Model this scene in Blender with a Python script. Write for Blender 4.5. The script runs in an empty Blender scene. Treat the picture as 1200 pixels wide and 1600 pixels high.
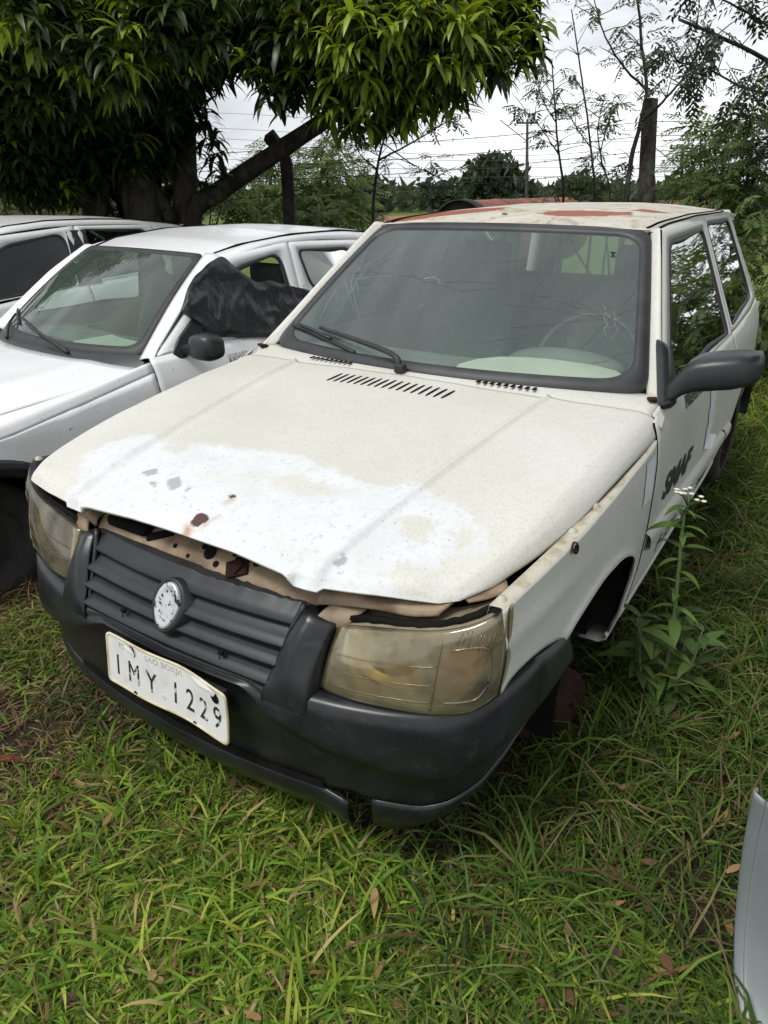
import bpy, bmesh, math, random
import numpy as np
from mathutils import Vector, Matrix, noise as mnoise

random.seed(7)
rng = np.random.default_rng(11)
scene = bpy.context.scene
COL = scene.collection
R = math.radians

# ------------------------------------------------------------------ camera
CAM = np.array([1.1245, -0.8751, 1.4795])
FPX = 1106.18                      # focal length in pixels of a 1200 x 1600 frame
_y, _p, _r = R(32.7734), R(-24.6279), R(0.364)
_Rz = np.array([[math.cos(_y), -math.sin(_y), 0], [math.sin(_y), math.cos(_y), 0], [0, 0, 1]])
_Rx = np.array([[1, 0, 0], [0, math.cos(_p), -math.sin(_p)], [0, math.sin(_p), math.cos(_p)]])
_Ry = np.array([[math.cos(_r), 0, math.sin(_r)], [0, 1, 0], [-math.sin(_r), 0, math.cos(_r)]])
MC = _Rz @ _Rx @ _Ry               # columns: right, forward, up
cd = bpy.data.cameras.new('camera')
cam = bpy.data.objects.new('camera', cd)
COL.objects.link(cam)
cd.sensor_fit = 'VERTICAL'
cd.sensor_height = 36
cd.lens = FPX / 1600 * 36
cd.clip_start = 0.05
cd.clip_end = 3000
cam.matrix_world = Matrix([[MC[0, 0], MC[0, 2], -MC[0, 1], CAM[0]], [MC[1, 0], MC[1, 2], -MC[1, 1], CAM[1]],
                           [MC[2, 0], MC[2, 2], -MC[2, 1], CAM[2]], [0, 0, 0, 1]])
scene.camera = cam


def at(u, v, D):
    """place measured in the photograph: pixel (u, v) at forward distance D"""
    return CAM + D * (MC @ np.array([(u - 600) / FPX, 1, (800 - v) / FPX]))


# ------------------------------------------------------------------ sky, sun, exposure
SUN_EL, SUN_AZ = R(58), R(200)     # azimuth measured from +Y clockwise
w = bpy.data.worlds.new('World')
scene.world = w
w.use_nodes = True
nt = w.node_tree
for n in list(nt.nodes):
    nt.nodes.remove(n)
_o = nt.nodes.new('ShaderNodeOutputWorld')
_b = nt.nodes.new('ShaderNodeBackground')
_s = nt.nodes.new('ShaderNodeTexSky')
_s.sky_type = 'NISHITA'
_s.sun_disc = False
_s.sun_elevation = SUN_EL
_s.sun_rotation = SUN_AZ
_s.air_density = 1.5
_s.dust_density = 4.0
_tc = nt.nodes.new('ShaderNodeTexCoord')
_mp = nt.nodes.new('ShaderNodeMapping')
_mp.inputs['Scale'].default_value = (1.0, 1.0, 3.2)
_n = nt.nodes.new('ShaderNodeTexNoise')
_n.inputs['Scale'].default_value = 2.6
_n.inputs['Detail'].default_value = 7
_n.inputs['Roughness'].default_value = 0.55
_n.inputs['Distortion'].default_value = 0.4
_cr = nt.nodes.new('ShaderNodeValToRGB')
_cr.color_ramp.elements[0].position = 0.36
_cr.color_ramp.elements[0].color = (4.5, 4.8, 5.2, 1)
_cr.color_ramp.elements[1].position = 0.66
_cr.color_ramp.elements[1].color = (9.6, 9.8, 9.9, 1)
_mx = nt.nodes.new('ShaderNodeMix')
_mx.data_type = 'RGBA'
_mx.inputs[0].default_value = 0.93
nt.links.new(_tc.outputs['Generated'], _mp.inputs['Vector'])
nt.links.new(_mp.outputs[0], _n.inputs['Vector'])
nt.links.new(_n.outputs[0], _cr.inputs[0])
nt.links.new(_s.outputs[0], _mx.inputs[6])
nt.links.new(_cr.outputs[0], _mx.inputs[7])
nt.links.new(_mx.outputs[2], _b.inputs[0])
_b.inputs[1].default_value = 0.1
nt.links.new(_b.outputs[0], _o.inputs[0])

sl = bpy.data.lights.new('sun', 'SUN')
sl.energy = 1.5
sl.angle = R(14)
sl.color = (1.0, 0.97, 0.92)
so = bpy.data.objects.new('sun', sl)
COL.objects.link(so)
_d = Vector((math.sin(SUN_AZ) * math.cos(SUN_EL), math.cos(SUN_AZ) * math.cos(SUN_EL), math.sin(SUN_EL)))
so.rotation_euler = _d.to_track_quat('Z', 'Y').to_euler()
so.location = (0, -5, 12)

scene.view_settings.view_transform = 'Standard'
scene.view_settings.look = 'None'
scene.view_settings.gamma = 1
scene.view_settings.exposure = 0.5
scene.render.engine = 'CYCLES'
scene.cycles.max_bounces = 5
scene.cycles.transparent_max_bounces = 10
scene.cycles.diffuse_bounces = 2
scene.cycles.glossy_bounces = 2


# ------------------------------------------------------------------ materials
class NB:
    """small node-tree builder"""
    def __init__(s, name):
        s.m = bpy.data.materials.new(name)
        s.m.use_nodes = True
        s.t = s.m.node_tree
        for n in list(s.t.nodes):
            s.t.nodes.remove(n)
        s.out = s.t.nodes.new('ShaderNodeOutputMaterial')
        s.tc = s.t.nodes.new('ShaderNodeTexCoord')

    def n(s, kind, **kw):
        x = s.t.nodes.new('ShaderNode' + kind)
        for k, v in kw.items():
            setattr(x, k, v)
        return x

    def l(s, a, b):
        s.t.links.new(a, b)

    def noise(s, scale, detail=4, rough=.55, dist=0, vec=None):
        x = s.n('TexNoise')
        x.inputs['Scale'].default_value = scale
        x.inputs['Detail'].default_value = detail
        x.inputs['Roughness'].default_value = rough
        x.inputs['Distortion'].default_value = dist
        s.l(vec if vec is not None else s.tc.outputs['Object'], x.inputs['Vector'])
        return x.outputs[0]

    def ramp(s, fac, a, b, ca=(0, 0, 0), cb=(1, 1, 1)):
        x = s.n('ValToRGB')
        e = x.color_ramp.elements
        e[0].position, e[1].position = a, b
        e[0].color = (*ca, 1)
        e[1].color = (*cb, 1)
        s.l(fac, x.inputs[0])
        return x.outputs[0]

    def mix(s, fac, a, b, mode='MIX'):
        x = s.n('Mix', data_type='RGBA', blend_type=mode)
        for i, v in ((0, fac), (6, a), (7, b)):
            if isinstance(v, (int, float)):
                x.inputs[i].default_value = v
            elif isinstance(v, tuple):
                x.inputs[i].default_value = (*v, 1)
            else:
                s.l(v, x.inputs[i])
        return x.outputs[2]

    def math(s, op, a, b=0.0, clamp=False):
        x = s.n('Math', operation=op, use_clamp=clamp)
        for i, v in ((0, a), (1, b)):
            if isinstance(v, (int, float)):
                x.inputs[i].default_value = v
            else:
                s.l(v, x.inputs[i])
        return x.outputs[0]

    def attr(s, name):
        return s.n('Attribute', attribute_name=name)

    def bsdf(s, col, rough=.5, metal=0., spec=.5, bump=None, bstr=.3, bdist=.002, coat=0., **kw):
        x = s.n('BsdfPrincipled')
        for k, v in (('Base Color', col), ('Roughness', rough), ('Metallic', metal), ('Specular IOR Level', spec), ('Coat Weight', coat)):
            if isinstance(v, tuple):
                x.inputs[k].default_value = (*v, 1)
            elif isinstance(v, (int, float)):
                x.inputs[k].default_value = v
            else:
                s.l(v, x.inputs[k])
        if bump is not None:
            b = s.n('Bump')
            b.inputs['Strength'].default_value = bstr
            b.inputs['Distance'].default_value = bdist
            s.l(bump, b.inputs['Height'])
            s.l(b.outputs[0], x.inputs['Normal'])
        return x

    def done(s, sh):
        s.l(sh.outputs[0] if hasattr(sh, 'outputs') else sh, s.out.inputs[0])
        return s.m


def plain(name, c1, c2=None, scale=9, rough=.5, metal=0, spec=.5, bump=0, bscale=80, lo=.35, hi=.65, coat=0, detail=5):
    b = NB(name)
    if c2 is None:
        c2 = tuple(c * .8 for c in c1)
    col = b.mix(b.ramp(b.noise(scale, detail), lo, hi), c1, c2)
    return b.done(b.bsdf(col, rough, metal, spec, bump=b.noise(bscale, 4) if bump else None, bstr=bump, coat=coat))


def smask(b, attr, amp, ns, soft=.006, ns2=None):
    """crisp ragged mask from a signed distance stored on the mesh (metres, inside positive)"""
    v = b.attr(attr).outputs['Fac']
    v = b.math('ADD', v, b.math('MULTIPLY', b.math('SUBTRACT', b.noise(ns, 6, .65), .5), amp))
    return b.math('DIVIDE', b.math('ADD', v, soft), 2 * soft, clamp=True)


def mat_uno_paint(name, hood=False, roof=False, base=(.65, .645, .60)):
    b = NB(name)
    big = b.ramp(b.noise(2.2, 4), .35, .7)
    col = b.mix(big, base, tuple(np.array(base) * (.90, .89, .85)))
    fine = b.ramp(b.noise(150, 5, .75), .50, .66)
    col = b.mix(b.math('MULTIPLY', fine, .55), col, (.42, .40, .31))
    mid = b.ramp(b.noise(24, 5, .65), .55, .75)
    col = b.mix(b.math('MULTIPLY', mid, .25), col, (.50, .47, .37))
    rough = .42
    if hood:
        pv = b.attr('peel').outputs['Fac']
        pv = b.math('ADD', pv, b.math('MULTIPLY', b.math('SUBTRACT', b.noise(22, 6, .65), .5), .10))
        soft = b.math('DIVIDE', b.math('ADD', pv, .022), .050, clamp=True)
        pm = b.math('ADD', b.math('MULTIPLY', b.math('SUBTRACT', soft, b.noise(170, 4, .7)), 3.2), .5, clamp=True)
        pm = b.math('MULTIPLY', pm, b.math('ADD', b.math('MULTIPLY', b.ramp(b.noise(7, 5, .6), .3, .6), .45), .55, clamp=True))
        wcol = b.mix(b.ramp(b.noise(60, 6, .7), .52, .66), (.68, .70, .72), (.55, .57, .58))
        wcol = b.mix(b.math('MULTIPLY', b.ramp(b.noise(11, 4), .45, .7), .6), wcol, (.58, .60, .605))
        col = b.mix(pm, col, wcol)
        spk = b.ramp(b.noise(75, 3, .6), .665, .69)
        col = b.mix(b.math('MULTIPLY', b.math('MULTIPLY', spk, pm), .8), col, (.36, .36, .35))
        gm = smask(b, 'grey', .03, 60, .003)
        col = b.mix(gm, col, (.37, .38, .39))
        st = smask(b, 'stain', .02, 45, .008)
        col = b.mix(b.math('MULTIPLY', st, .8), col, (.42, .17, .045))
        rm = smask(b, 'rust', .018, 55, .002)
        rc = b.mix(b.noise(70, 4), (.050, .024, .022), (.10, .042, .03))
        col = b.mix(rm, col, rc)
        rough = b.math('ADD', b.math('MULTIPLY', pm, .2), .45)
    if roof:
        pm = b.ramp(b.noise(6.5, 6, .65), .50, .56)
        col = b.mix(b.math('MULTIPLY', pm, .75), col, (.62, .58, .50))
        gm = b.ramp(b.noise(9.5, 6, .7, 1.0), .52, .60)
        col = b.mix(b.math('MULTIPLY', gm, .8), col, (.33, .26, .17))
        rm = smask(b, 'rust', .09, 14, .006)
        rc = b.mix(b.noise(20, 5), (.24, .060, .034), (.36, .11, .06))
        col = b.mix(rm, col, rc)
        rough = .6
    return b.done(b.bsdf(col, rough, spec=.45, bump=b.noise(160, 3), bstr=.06, bdist=.002))


def mat_white_paint(name, base=(.83, .84, .85)):
    b = NB(name)
    col = b.mix(b.ramp(b.noise(3, 4), .4, .7), base, tuple(np.array(base) * (.90, .90, .88)))
    col = b.mix(b.math('MULTIPLY', b.ramp(b.noise(90, 5, .7), .56, .72), .35), col, (.40, .38, .32))
    # grime that collects on flat upper faces as wear of its own: lichen flecks
    col = b.mix(b.ramp(b.noise(38, 4, .6), .70, .73), col, (.30, .27, .20))
    return b.done(b.bsdf(col, .28, spec=.5, coat=.3))


def mat_glass(name, tint=(.55, .68, .62), alpha_fac=.75, rough=.02, haze=(.30, .36, .33), hz=.18, fres=1.45, dirt_scale=14):
    """dusty automotive glass: tinted transparency, clear-coat reflection and a film of dust"""
    b = NB(name)
    tr = b.n('BsdfTransparent')
    tr.inputs[0].default_value = (*tint, 1)
    df = b.n('BsdfDiffuse')
    df.inputs[0].default_value = (*haze, 1)
    m1 = b.n('MixShader')
    f = b.math('MULTIPLY', b.ramp(b.noise(dirt_scale * 3, 6, .75), .0, 1., (.38,) * 3, (.62,) * 3), hz * 2)
    b.l(f, m1.inputs[0])
    b.l(tr.outputs[0], m1.inputs[1])
    b.l(df.outputs[0], m1.inputs[2])
    gl = b.n('BsdfGlossy')
    gl.inputs[0].default_value = (1, 1, 1, 1)
    gl.inputs['Roughness'].default_value = rough
    fr = b.n('Fresnel')
    fr.inputs[0].default_value = fres
    m2 = b.n('MixShader')
    b.l(fr.outputs[0], m2.inputs[0])
    b.l(m1.outputs[0], m2.inputs[1])
    b.l(gl.outputs[0], m2.inputs[2])
    return b.done(m2)


def mat_lens(name):
    b = NB(name)
    tr = b.n('BsdfTransparent')
    tr.inputs[0].default_value = (.93, .88, .70, 1)
    col = b.mix(b.ramp(b.noise(9, 5, .6), .3, .7), (.64, .58, .42), (.42, .35, .19))
    pr = b.bsdf(col, .16, spec=.7, bump=b.noise(28, 4), bstr=.10, coat=.6)
    m = b.n('MixShader')
    b.l(b.ramp(b.noise(9, 5, .6, .8), .30, .72, (.08,) * 3, (.40,) * 3), m.inputs[0])
    b.l(tr.outputs[0], m.inputs[1])
    b.l(pr.outputs[0], m.inputs[2])
    gl = b.n('BsdfGlossy')
    gl.inputs['Roughness'].default_value = .09
    fr = b.n('Fresnel')
    fr.inputs[0].default_value = 1.55
    m2 = b.n('MixShader')
    b.l(fr.outputs[0], m2.inputs[0])
    b.l(m.outputs[0], m2.inputs[1])
    b.l(gl.outputs[0], m2.inputs[2])
    return b.done(m2)


def mat_leaf(name, attr='col', tint=(1, 1, 1), trans=.35, rough=.45, spec=.4, rnd=0.0):
    b = NB(name)
    c = b.attr(attr).outputs['Color']
    c = b.mix(1.0, c, tint, 'MULTIPLY')
    if rnd:
        oi = b.n('ObjectInfo')
        hv = b.n('HueSaturation')
        b.l(b.math('ADD', b.math('MULTIPLY', oi.outputs['Random'], rnd), 1 - rnd / 2), hv.inputs['Value'])
        b.l(c, hv.inputs['Color'])
        c = hv.outputs[0]
    pr = b.bsdf(c, rough, spec=spec)
    tl = b.n('BsdfTranslucent')
    b.l(b.mix(1.0, c, (1.25, 1.2, .55), 'MULTIPLY'), tl.inputs[0])
    m = b.n('MixShader')
    m.inputs[0].default_value = trans
    b.l(pr.outputs[0], m.inputs[1])
    b.l(tl.outputs[0], m.inputs[2])
    return b.done(m)


def mat_bumper():
    b = NB('weathered_black_plastic')
    col = b.mix(b.ramp(b.noise(4.5, 5, .6, .6), .38, .62), (.007, .008, .0095), (.019, .021, .023))
    sc = b.ramp(b.noise(11, 6, .75, 2.5), .56, .74)
    col = b.mix(b.math('MULTIPLY', sc, .5), col, (.055, .058, .06))
    dust = b.ramp(b.noise(160, 3), .58, .7)
    col = b.mix(b.math('MULTIPLY', dust, .07), col, (.13, .125, .11))
    rg = b.math('ADD', b.math('MULTIPLY', b.noise(6, 4), .25), .20)
    return b.done(b.bsdf(col, rg, spec=.45, bump=b.noise(220, 3), bstr=.08, bdist=.001))


def mat_bark(name, c1=(.022, .019, .014), c2=(.058, .054, .042), scale=9):
    b = NB(name)
    mp = b.n('Mapping')
    mp.inputs['Scale'].default_value = (1, 1, .35)
    b.l(b.tc.outputs['Object'], mp.inputs[0])
    n1 = b.noise(scale, 6, .65, .5, mp.outputs[0])
    col = b.mix(b.ramp(n1, .4, .62), c1, c2)
    col = b.mix(b.math('MULTIPLY', b.ramp(b.noise(5, 5, .6), .56, .64), .5), col, (.10, .11, .085))
    return b.done(b.bsdf(col, .9, spec=.15, bump=n1, bstr=.8, bdist=.015))


def mat_bag():
    b = NB('black_plastic_film')
    mp = b.n('Mapping')
    mp.inputs['Rotation'].default_value = (.6, 0, 0)
    mp.inputs['Scale'].default_value = (1, 2.6, .8)
    b.l(b.tc.outputs['Object'], mp.inputs[0])
    n = b.noise(8, 6, .6, 1.5, mp.outputs[0])
    return b.done(b.bsdf(b.mix(b.noise(6, 3), (.010, .011, .014), (.02, .021, .026)), .27, spec=.6, bump=n, bstr=.7, bdist=.012))


MAT = {}


def mats():
    M = MAT
    M['uno'] = mat_uno_paint('aged_cream_paint')
    M['uno_side'] = mat_uno_paint('aged_side_paint', base=(.65, .65, .615))
    M['uno_hood'] = mat_uno_paint('peeling_hood_paint', hood=True)
    M['uno_roof'] = mat_uno_paint('rusting_roof_paint', roof=True, base=(.57, .545, .475))
    M['white'] = mat_white_paint('dusty_white_paint')
    M['white2'] = mat_white_paint('dull_white_paint', (.80, .80, .79))
    M['bumper'] = mat_bumper()
    M['grille'] = plain('dark_grille_plastic', (.010, .0125, .016), (.018, .021, .026), 14, .42, bump=.05, bscale=200)
    M['black'] = plain('black_rubber', (.014, .014, .015), (.026, .026, .027), 20, .55)
    M['seal'] = plain('grey_weathered_rubber', (.020, .021, .023), (.034, .035, .038), 12, .5)
    M['mirror'] = plain('mirror_plastic', (.014, .017, .018), (.024, .027, .028), 10, .38)
    M['void'] = plain('dark_cavity', (.006, .006, .006), (.012, .011, .010), 10, .9, spec=.1)
    M['interior'] = plain('grey_interior_cloth', (.15, .17, .16), (.20, .22, .21), 30, .85, spec=.2)
    M['interior_light'] = plain('pale_door_trim', (.36, .38, .36), (.44, .46, .43), 6, .8, spec=.2)
    M['dash'] = plain('dusty_dash', (.15, .165, .15), (.22, .23, .20), 8, .75, spec=.25)
    M['dash_pale'] = plain('pale_dash_glare', (.78, .77, .66), (.70, .68, .58), 6, .8, spec=.2)  # windscreen reflection put into this pale dash colour
    M['support'] = plain('brown_stained_metal', (.30, .225, .145), (.13, .08, .045), 13, .6, bump=.15, bscale=40, lo=.42, hi=.68)
    M['flange'] = plain('dirty_fender_flange', (.50, .47, .38), (.26, .20, .12), 22, .6, lo=.48, hi=.72)
    M['rust'] = plain('deep_rust', (.012, .006, .005), (.036, .014, .008), 30, .85, bump=.5, bscale=90, spec=.2)
    M['tank'] = plain('rusty_tank_steel', (.23, .075, .045), (.12, .045, .03), 3, .75, bump=.2, bscale=25)
    M['tank_end'] = plain('dark_tank_end', (.012, .010, .010), (.035, .022, .018), 5, .8)
    M['chrome'] = plain('worn_silver', (.55, .56, .57), (.03, .03, .035), 70, .25, metal=.5, lo=.56, hi=.60, detail=4)
    M['lamp_back'] = plain('browned_lamp_housing', (.26, .20, .09), (.12, .09, .04), 9, .45)
    M['reflector'] = plain('tarnished_reflector', (.74, .70, .56), (.36, .29, .15), 6, .3, metal=.5)
    M['amber'] = plain('faded_amber', (.50, .23, .08), (.36, .17, .07), 10, .4)
    M['lens'] = mat_lens('yellowed_headlight_lens')
    M['ws_glass'] = mat_glass('cracked_windshield_glass', (.82, .93, .88), hz=.15, haze=(.34, .44, .41), fres=1.5)
    M['side_glass'] = mat_glass('dark_side_glass', (.36, .42, .36), hz=.34, haze=(.10, .13, .085), fres=1.42)
    M['tint_glass'] = mat_glass('black_tinted_glass', (.07, .08, .08), hz=.05, haze=(.05, .06, .06), fres=1.33)
    M['clear_glass'] = mat_glass('green_tinted_glass', (.60, .74, .66), hz=.16, haze=(.28, .36, .31), fres=1.42)
    M['hazy_glass'] = mat_glass('hazy_green_glass', (.5, .6, .52), hz=.55, haze=(.26, .32, .25), fres=1.3)
    M['crack'] = plain('glass_crack', (.34, .40, .38), (.20, .25, .23), 40, .3)
    M['crack_dark'] = plain('dirty_glass_crack', (.06, .075, .07), (.10, .12, .11), 40, .5)
    M['plate'] = plain('scuffed_plate', (.70, .70, .68), (.56, .55, .50), 14, .5, lo=.5, hi=.72)
    M['plate_edge'] = plain('yellowed_plate_edge', (.66, .62, .47), (.48, .38, .20), 18, .5)
    M['worn_ink'] = plain('flaking_black_ink', (.020, .020, .022), (.50, .50, .49), 80, .5, lo=.56, hi=.60, detail=3)
    M['faint_ink'] = plain('faded_grey_ink', (.40, .40, .40), (.62, .62, .61), 60, .5, lo=.45, hi=.6)
    M['decal'] = plain('black_decal', (.020, .020, .020), (.05, .05, .05), 60, .5)
    M['sticker'] = plain('white_sticker', (.74, .77, .80), (.66, .69, .71), 30, .5)
    M['tyre'] = plain('tyre_rubber', (.016, .016, .016), (.032, .030, .027), 20, .85, bump=.3, bscale=60)
    M['steel'] = plain('dull_wheel_steel', (.045, .045, .045), (.03, .03, .028), 14, .5, metal=.5)
    M['bag'] = mat_bag()
    M['tail'] = plain('red_tail_lens', (.32, .015, .02), (.22, .01, .015), 10, .25)
    M['panel'] = plain('silver_grey_panel', (.17, .20, .20), (.145, .17, .17), 5, .4, metal=.15)
    M['bark'] = mat_bark('mango_bark')
    M['twig'] = mat_bark('sapling_bark', (.030, .026, .024), (.07, .062, .055), 25)
    M['concrete'] = mat_bark('stained_concrete', (.030, .028, .025), (.07, .066, .058), 12)
    M['wood'] = mat_bark('old_post_wood', (.030, .027, .024), (.075, .066, .055), 14)
    M['wire'] = plain('galvanised_wire', (.10, .10, .10), (.06, .05, .045), 30, .6, metal=.5)
    M['leaf'] = mat_leaf('mango_leaf', trans=.30, rough=.38, spec=.45)
    M['leaf_obj'] = mat_leaf('mango_leaf_cluster', trans=.30, rough=.38, spec=.45, rnd=.5)
    M['fern'] = mat_leaf('pinnate_leaf', trans=.4, rough=.55, spec=.3)
    M['grass'] = mat_leaf('grass_blade', trans=.40, rough=.55, spec=.18)
    M['litter'] = mat_leaf('dry_leaf', trans=.1, rough=.8, spec=.15)
    M['plaster'] = plain('pale_plaster', (.55, .53, .49), (.46, .44, .40), 2, .9)
    M['roof_tile'] = plain('clay_roof', (.30, .12, .07), (.22, .09, .055), 4, .85)
    M['pane'] = plain('dark_pane', (.03, .035, .04), (.05, .055, .06), 3, .2)
    M['flower'] = plain('white_petals', (.78, .77, .70), (.68, .66, .52), 60, .7)
    M['orange'] = plain('orange_rust_leaf', (.42, .17, .05), (.30, .11, .03), 30, .7)


mats()


# ------------------------------------------------------------------ mesh helpers
def mk(name, V, F, m=None, parent=None, smooth=True, attrs=None, solid=0, off=-1, loc=None):
    me = bpy.data.meshes.new(name)
    V = np.asarray(V, dtype=float)
    me.from_pydata([tuple(v) for v in V], [], [tuple(int(i) for i in f) for f in F])
    if attrs:
        for k, a in attrs.items():
            if np.ndim(a) == 2:
                t = me.attributes.new(k, 'FLOAT_COLOR', 'POINT')
                t.data.foreach_set('color', np.c_[a, np.ones(len(a))].astype(np.float32).ravel())
            else:
                t = me.attributes.new(k, 'FLOAT', 'POINT')
                t.data.foreach_set('value', np.asarray(a, np.float32))
    if m is not None:
        me.materials.append(MAT[m] if isinstance(m, str) else m)
    if smooth:
        me.polygons.foreach_set('use_smooth', np.ones(len(me.polygons), bool))
    me.update()
    return link(name, me, parent, solid, off)


def link(name, me, parent=None, solid=0, off=-1):
    o = bpy.data.objects.new(name, me)
    COL.objects.link(o)
    if parent is not None:
        o.parent = parent
        root = parent
        while root.parent:
            root = root.parent
        if parent is root:
            o.location = -root.location if not root.get('_local') else (0, 0, 0)
    if solid:
        md = o.modifiers.new('thickness', 'SOLIDIFY')
        md.thickness = solid
        md.offset = off
    return o


def fastmesh(name, V, quads=None, tris=None, m=None, parent=None, col=None, smooth=False, kind=None):
    """numpy mesh for large vegetation"""
    me = bpy.data.meshes.new(name)
    nq = 0 if quads is None else len(quads)
    ntr = 0 if tris is None else len(tris)
    me.vertices.add(len(V))
    me.vertices.foreach_set('co', np.asarray(V, np.float32).ravel())
    li = []
    if nq:
        li.append(np.asarray(quads, np.int32).ravel())
    if ntr:
        li.append(np.asarray(tris, np.int32).ravel())
    li = np.concatenate(li)
    me.loops.add(len(li))
    me.loops.foreach_set('vertex_index', li)
    me.polygons.add(nq + ntr)
    st = np.concatenate([np.arange(nq) * 4, nq * 4 + np.arange(ntr) * 3]).astype(np.int32)
    me.polygons.foreach_set('loop_start', st)
    if smooth:
        me.polygons.foreach_set('use_smooth', np.ones(nq + ntr, bool))
    if col is not None:
        t = me.attributes.new('col', 'FLOAT_COLOR', 'POINT')
        t.data.foreach_set('color', np.c_[col, np.ones(len(col))].astype(np.float32).ravel())
    if m:
        me.materials.append(MAT[m])
    me.update()
    me.validate()
    o = link(name, me, parent)
    if kind:
        o['kind'] = kind
    return o


def thing(name, label, cat, loc=(0, 0, 0), group=None, local=False):
    o = bpy.data.objects.new(name, None)
    COL.objects.link(o)
    o.location = loc
    o.empty_display_size = .2
    o['label'] = label
    o['category'] = cat
    if group:
        o['group'] = group
    if local:
        o['_local'] = 1
    return o


def tag(o, label=None, cat=None, group=None, kind=None):
    for k, v in (('label', label), ('category', cat), ('group', group), ('kind', kind)):
        if v:
            o[k] = v
    return o


def cr1(P, n):
    """Catmull-Rom through the points P (k x 3), n samples in all"""
    P = np.asarray(P, float)
    k = len(P)
    if k == 2:
        t = np.linspace(0, 1, n)[:, None]
        return P[0] * (1 - t) + P[1] * t
    t = np.linspace(0, k - 1, n)
    i = np.clip(t.astype(int), 0, k - 2)
    s = (t - i)[:, None]
    T = np.zeros_like(P)
    T[1:-1] = (P[2:] - P[:-2]) / 2
    T[0] = P[1] - P[0]
    T[-1] = P[-1] - P[-2]
    return (2 * s**3 - 3 * s**2 + 1) * P[i] + (s**3 - 2 * s**2 + s) * T[i] + (-2 * s**3 + 3 * s**2) * P[i + 1] + (s**3 - s**2) * T[i + 1]


def gridF(nr, nc, flip=False):
    F = []
    for i in range(nr - 1):
        for j in range(nc - 1):
            a = i * nc + j
            f = (a, a + 1, a + nc + 1, a + nc)
            F.append(f[::-1] if flip else f)
    return F


def patch(rows, nu, nv, lin=False):
    """rows: list of point lists; returns nv x nu x 3 grid"""
    rr = [cr1(r, nu) for r in rows]
    rr = np.array(rr)
    out = np.zeros((nv, nu, 3))
    for j in range(nu):
        out[:, j] = cr1(rr[:, j], nv)
    return out


def gobj(name, G, m, parent, solid=0, flip=False, off=-1, attrs=None, smooth=True):
    nv, nu = G.shape[:2]
    return mk(name, G.reshape(-1, 3), gridF(nv, nu, flip), m, parent, smooth, attrs, solid, off)


def mir(G):
    return np.asarray(G, float) * np.array([-1, 1, 1])


def tube(name, P, rad, m, parent=None, n=8, caps=True, closed=False, smooth=True, data=False):
    P = np.asarray(P, float)
    k = len(P)
    rad = np.broadcast_to(np.asarray(rad, float), (k,))
    V, F = [], []
    up = np.array([0.13, .21, 1.])
    for i in range(k):
        if closed:
            t = P[(i + 1) % k] - P[i - 1]
        else:
            t = P[min(i + 1, k - 1)] - P[max(i - 1, 0)]
        t = t / (np.linalg.norm(t) + 1e-12)
        a = np.cross(t, up)
        if np.linalg.norm(a) < .05:
            a = np.cross(t, [1, 0, 0])
        a /= np.linalg.norm(a)
        b = np.cross(t, a)
        for j in range(n):
            an = 2 * math.pi * j / n
            V.append(P[i] + rad[i] * (math.cos(an) * a + math.sin(an) * b))
    kk = k if closed else k - 1
    for i in range(kk):
        for j in range(n):
            a0 = i * n + j
            a1 = i * n + (j + 1) % n
            b0 = ((i + 1) % k) * n + j
            b1 = ((i + 1) % k) * n + (j + 1) % n
            F.append((a0, a1, b1, b0))
    if caps and not closed:
        F.append(tuple(range(n))[::-1])
        F.append(tuple((k - 1) * n + j for j in range(n)))
    if data:
        return V, F
    return mk(name, V, F, m, parent, smooth)


def join(parts):
    V, F = [], []
    for v, f in parts:
        o = len(V)
        V += [tuple(x) for x in v]
        F += [tuple(i + o for i in q) for q in f]
    return V, F


def boxd(c, s, rot=None):
    c = np.asarray(c, float)
    h = np.asarray(s, float) / 2
    V = np.array([[x, y, z] for x in (-1, 1) for y in (-1, 1) for z in (-1, 1)]) * h
    if rot is not None:
        V = V @ np.asarray(rot).T
    V = V + c
    F = [(0, 1, 3, 2), (4, 6, 7, 5), (0, 4, 5, 1), (2, 3, 7, 6), (0, 2, 6, 4), (1, 5, 7, 3)]
    return V, F


def bevel(o, w=.004, seg=2):
    md = o.modifiers.new('bevel', 'BEVEL')
    md.width = w
    md.segments = seg
    md.limit_method = 'ANGLE'
    md.angle_limit = R(35)
    return o


def box(name, c, s, m, parent=None, rot=None, bev=.004):
    V, F = boxd(c, s, rot)
    o = mk(name, V, F, m, parent, smooth=False)
    if bev:
        bevel(o, bev)
    return o


def lathe(name, prof, m, parent, c, axis, n=32, data=False):
    """prof: (radius, height along axis)"""
    axis = np.asarray(axis, float) / np.linalg.norm(axis)
    a = np.cross(axis, [0, 0, 1.])
    if np.linalg.norm(a) < .1:
        a = np.cross(axis, [1., 0, 0])
    a /= np.linalg.norm(a)
    b = np.cross(axis, a)
    V, F = [], []
    for r, h in prof:
        for j in range(n):
            t = 2 * math.pi * j / n
            V.append(np.asarray(c) + axis * h + r * (math.cos(t) * a + math.sin(t) * b))
    for i in range(len(prof) - 1):
        for j in range(n):
            F.append((i * n + j, i * n + (j + 1) % n, (i + 1) * n + (j + 1) % n, (i + 1) * n + j))
    if data:
        return V, F
    return mk(name, V, F, m, parent)


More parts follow.
